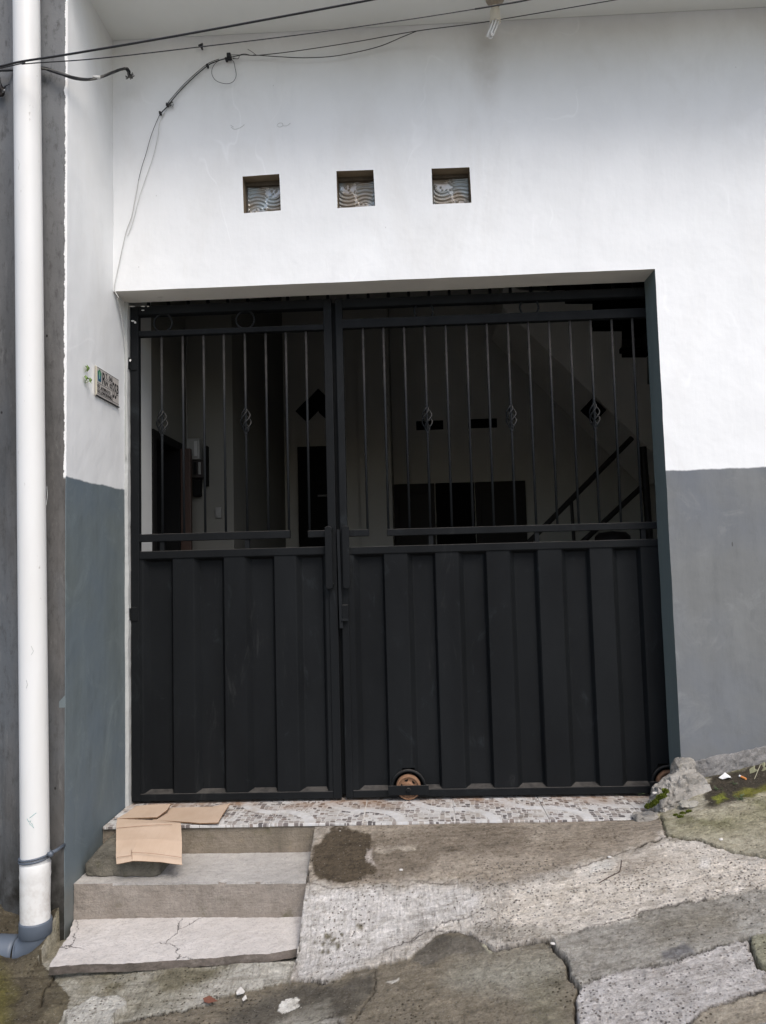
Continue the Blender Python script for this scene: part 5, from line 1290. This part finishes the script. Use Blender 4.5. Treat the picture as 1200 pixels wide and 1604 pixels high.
# ================================================================== WIRES
def cable(name, pts, r, mat, label, cat='cable', n=10, group=None):
    return tag(MB().tube(curve_pts(pts, n), r, 8).build(name, mat, smooth=True), label, cat, group)
YC = -.70
def c3(px, py, Y): return hit(px, py, 1, Y)
cable('overhead_cable', [c3(-420, 190, -.78), c3(-60, 115, -.72), c3(2, 103.5, -.70), c3(36, 96, -.70), c3(120, 83, -.71), c3(300, 52, -.74), c3(585, -1, -.78), c3(900, -62, -.82)], .0042, M_cable, 'thick black cable rising across the top left of the wall', 'cable')
cable('overhead_cable', [c3(-420, 200, -.76), c3(0, 107, -.69), c3(40, 100, -.69), c3(150, 92, -.68), c3(300, 75, -.64), c3(480, 53, -.58), c3(640, 30.5, -.50), c3(745, 14, -.46)], .0022, M_cable, 'thinner black cable running just under the thick one', 'cable')
cable('overhead_cable', [c3(744, 14.1, -.46), c3(780, 8, -.44), c3(840, -3, -.40), c3(1000, -40, -.3)], .0036, M_cable, 'short thick black cable crossing in front of the lamp holder', 'cable')
# thin strand from the clamp to the right
cable('thin_wire', [c3(357, 91, -.03), c3(380, 86, -.03), c3(405, 86.5, -.03), c3(470, 79, -.04), c3(560, 65, -.06), c3(650, 49, -.10), c3(735, 38, -.14), c3(790, 29.5, -.17), c3(980, -3, -.3), c3(1100, -25, -.35)], .0019, M_cable, 'thin wire stretched from the black clamp past the lamp tubes', 'wire')
cable('thin_wire', [c3(397, 86, -.03), c3(440, 89, -.03), c3(480, 90.5, -.03), c3(530, 87, -.03), c3(590, 74, -.03), c3(630, 58, -.06), c3(652, 49, -.10)], .0019, M_cable, 'slack grey wire sagging below the stretched one', 'wire')
cp = empty('cable_clamp', c3(358, 91, -.02), 'small black cable clamp with loose wire ends high on the white wall', 'clamp')
mb = MB(); q = c3(359, 89.5, -.015); mb.box(q[0]-.009, q[0]+.011, -.034, -.004, q[2]-.012, q[2]+.012); q = c3(355, 94, -.015); mb.box(q[0]-.006, q[0]+.006, -.030, -.004, q[2]-.006, q[2]+.006); mb.build('clamp_body', M_cable, cp, bevel=.003)
mb = MB()
for pts in (((365, 91), (373, 92), (376, 86), (384, 84.5), (394, 87)), ((360, 86), (380, 86), (396, 86.5)), ((388, 77), (396, 82), (402, 87)), ((352, 91), (358, 92), (372, 92))):
    mb.tube(curve_pts([c3(a, b, -.02-.006*i) for i, (a, b) in enumerate(pts)], 5), .0013, 5)
mb.build('loose_end', M_cable, cp)
lo = [(352, 92), (340, 97), (333, 106), (332, 116), (337, 125), (347, 130), (358, 131), (366, 127), (370, 118), (368, 105), (366, 97), (362, 92)]
cable('wire_loop', [c3(a, b, -.02) for a, b in lo], .0012, M_cable, 'loose loop of thin wire hanging below the black clamp', 'wire', 6)
dr = [(357, 91), (345, 94), (333, 98.5), (325, 103), (308, 117), (288, 136), (272, 154), (262, 167), (251, 178)]
cable('drop_wire', [c3(a, b, -.018) for a, b in dr], [.0026]*81 if False else .0026, M_cable, 'black wire curving down the wall from the clamp', 'wire')
cable('drop_wire', [c3(a-2, b-1.5, -.014) for a, b in dr[1:-1]], .0018, M_cable_grey, 'grey wire running beside the curved black wire', 'wire')
cable('drop_wire', [c3(a, b, -.012) for a, b in ((251, 178), (243, 196), (236, 215), (229, 240), (222, 262), (217, 283))], .0013, M_cable, 'thin black wire hanging below the curved wires', 'wire')
cable('drop_wire', [c3(a, b, -.010) for a, b in ((217, 283), (212, 310), (206, 340), (198, 362), (191, 392), (184, 425), (179, 450), (180, 456), (186, 466))], .0021, M_whitewire, 'pale wire hanging down to the gate corner', 'wire')
cable('drop_wire', [c3(a, b, -.008) for a, b in ((262, 170), (251, 190), (247, 215), (240, 245), (228, 280), (218, 310), (209, 345), (200, 370))], .0014, M_whitewire, 'fainter second pale wire beside the first', 'wire')
cable('drop_wire', [(XS+.012, .02, ZL-.03), (XS+.012, .08, ZL-.11), (XS+.010, .135, 2.25), (XS+.012, .14, 2.05), (XS+.010, .138, 1.7)], .0022, M_whitewire, 'pale wire clipped along the side wall beside the gate stile', 'wire')
mb = MB()
for (px, py, s_) in ((325, 103, .006), (263, 163, .006), (251, 177, .006)):
    q = c3(px, py, -.015); mb.box(q[0]-s_, q[0]+s_, -.024, -.003, q[2]-s_, q[2]+s_)
mb2 = [tag(MB().box(c3(px, py, -.015)[0]-.005, c3(px, py, -.015)[0]+.005, -.024, -.001, c3(px, py, -.015)[2]-.006, c3(px, py, -.015)[2]+.006).build('wire_clip', M_cable, bevel=.002), lb, 'clip', 'clips along the curved wire')
       for px, py, lb in ((325, 103, 'black clip on the curved wire, nearest the clamp'), (262, 164, 'black clip in the middle of the curved wire beside a wire tangle'), (251, 177, 'black clip at the lower end of the curved wire'))]
rr = random.Random(2); q = c3(267, 162, -.02); mb = MB()
for k in range(7):
    pts = [(q[0]+rr.uniform(-.014, .014), -.02+rr.uniform(-.012, .008), q[2]+rr.uniform(-.016, .010)) for _ in range(5)]; mb.tube(curve_pts(pts, 4), .0009, 5)
tag(mb.build('wire_tangle', M_cable_grey), 'small tangle of grey wire at the middle clip', 'wire')
q = c3(317, 77.5, 0); mb = MB(); mb.tube([(q[0], .001, q[2]), (q[0], -.03, q[2])], .004, 8); mb.hexa([(q[0]-.012, -.032, q[2]-.003), (q[0]+.009, -.032, q[2]-.012), (q[0]+.009, -.022, q[2]-.012), (q[0]-.012, -.022, q[2]-.003), (q[0]-.012, -.032, q[2]+.003), (q[0]+.010, -.032, q[2]+.012), (q[0]+.010, -.022, q[2]+.012), (q[0]-.012, -.022, q[2]+.003)])
tag(mb.build('wall_hook', M_cable, bevel=.001), 'small black hook fixed high on the wall left of the clamp', 'hook')
# heavy twisted cable that ends in a frayed stub
hv = empty('service_cable', c3(150, 122, -.3), 'heavy twisted black cable end sagging from behind the downpipe to the wall corner', 'cable')
def hvp(px, py, Y): return c3(px, py, Y)
core = curve_pts([hvp(-300, 120, -.52), hvp(0, 110, -.52), hvp(45, 108, -.515), hvp(62, 106, -.52), hvp(80, 110, -.53), hvp(106, 119, -.535), hvp(126, 124, -.46), hvp(147, 123.5, -.38), hvp(165, 118, -.30), hvp(180, 112, -.20), hvp(192, 108, -.12), hvp(199, 108, -.10), hvp(202, 114, -.09), hvp(203, 120, -.09)], 10)
for k in range(3):
    pts = []
    for i, p in enumerate(core):
        an = i*.20+k*2.094; pts.append(p+np.array([math.cos(an)*.0045, math.sin(an)*.0045, math.sin(an)*.0055]))
    MB().tube(pts, .0048, 7).build('strand', M_cable if k < 2 else M_cable_grey, hv, smooth=True)
q = hvp(150, 121.5, -.37); MB().tube([q+np.array([-.012, -.004, -.003]), q+np.array([.018, .006, .004])], .0085, 10).build('tape_wrap', M_whitewire, hv, smooth=True)
mb = MB(); q = core[-1]; rr = random.Random(4)
for k in range(14):
    d = np.array([rr.uniform(-1, 1), rr.uniform(-1, .3), rr.uniform(-1, .5)]); d /= np.linalg.norm(d); mb.tube([q, q+d*.014+np.array([0, 0, -.004]), q+d*.024], .0022, 5)
mb.build('frayed_end', M_cable_grey, hv)

# ================================================================== METER AND SWITCH IN THE CARPORT
mt = empty('electricity_meter', (X_(312, 735, 1.15), 1.17, 1.6), 'grey electricity meter with tangled cables on the inner wall behind the gate bars', 'meter')
Ym = 1.198
def mxz(px, py): return X_(px, py, Ym), Z_(px, py, Ym)
x0, z1 = mxz(297, 690); x1, z0 = mxz(318, 722)
M_meter = simple('meter case', (.17, .17, .16), .5, .4, var=.05, bump=0)
MB().box(x0, x1, 1.12, Ym, z0, z1).build('meter_case', M_meter, mt, bevel=.006)
MB().box(x0+(x1-x0)*.62, x0+(x1-x0)*.86, 1.112, 1.1195, z0+.02, z1-.02).build('meter_label', simple('meter label', (.3, .3, .29), bump=0), mt)
x0, z1 = mxz(299, 723); x1, z0 = mxz(325, 750)
MB().box(x0, x1, 1.14, Ym, z0, z1).build('terminal_box', M_innerdark, mt, bevel=.006)
for k in range(3):
    a0, b1 = mxz(301+k*7, 726); a1, b0 = mxz(305+k*7, 745); MB().box(a0, a1, 1.128, 1.1395, b0, b1).build('terminal', M_meter if k != 1 else M_void, mt, bevel=.003)
a0, b1 = mxz(323, 700); a1, b0 = mxz(328, 762); MB().box(a0, a1, 1.15, Ym, b0, b1).build('conduit', M_void, mt, bevel=.003)
x0, z1 = mxz(305, 752); x1, z0 = mxz(317, 778)
MB().box(x0, x1, 1.15, Ym, z0, z1).build('breaker', M_void, mt, bevel=.004)
mb = MB()
for k in range(4):
    ps = [(293+k*.6, 520), (289+k, 580), (293, 640), (291+k, 690), (292+k, 715), (298+k*2, 732), (304+k*2, 742)]
    mb.tube(curve_pts([(X_(a, b, 1.17), 1.17-.004*k, Z_(a, b, 1.17)) for a, b in ps], 6), .0038, 6)
mb.build('meter_cable', M_meter, mt, smooth=True)
swt = empty('light_switch', (X_(341, 802, 1.19), 1.19, 1.37), 'small light switch on the inner wall right of the meter', 'switch')
x0, z1 = mxz(338, 795); x1, z0 = mxz(347, 811)
MB().box(x0, x1, 1.185, Ym, z0, z1).build('switch_plate', M_meter, swt, bevel=.002); MB().box(x0+.01, x0+.018, 1.176, 1.1845, z0+.012, z1-.012).build('rocker', M_meter, swt)
q = X_(960, 850, 2.2)
dm = MB(); dm.lathe([(.0005, .0), (.10, -.01), (.13, -.04), (.135, -.10), (.12, -.14), (.12, -1.05)], (q, 2.2, Z_(960, 832, 2.2)), n=28)
tag(dm.build('water_drum', M_innerdark, smooth=True), 'dark round topped drum standing behind the right leaf of the gate', 'drum')
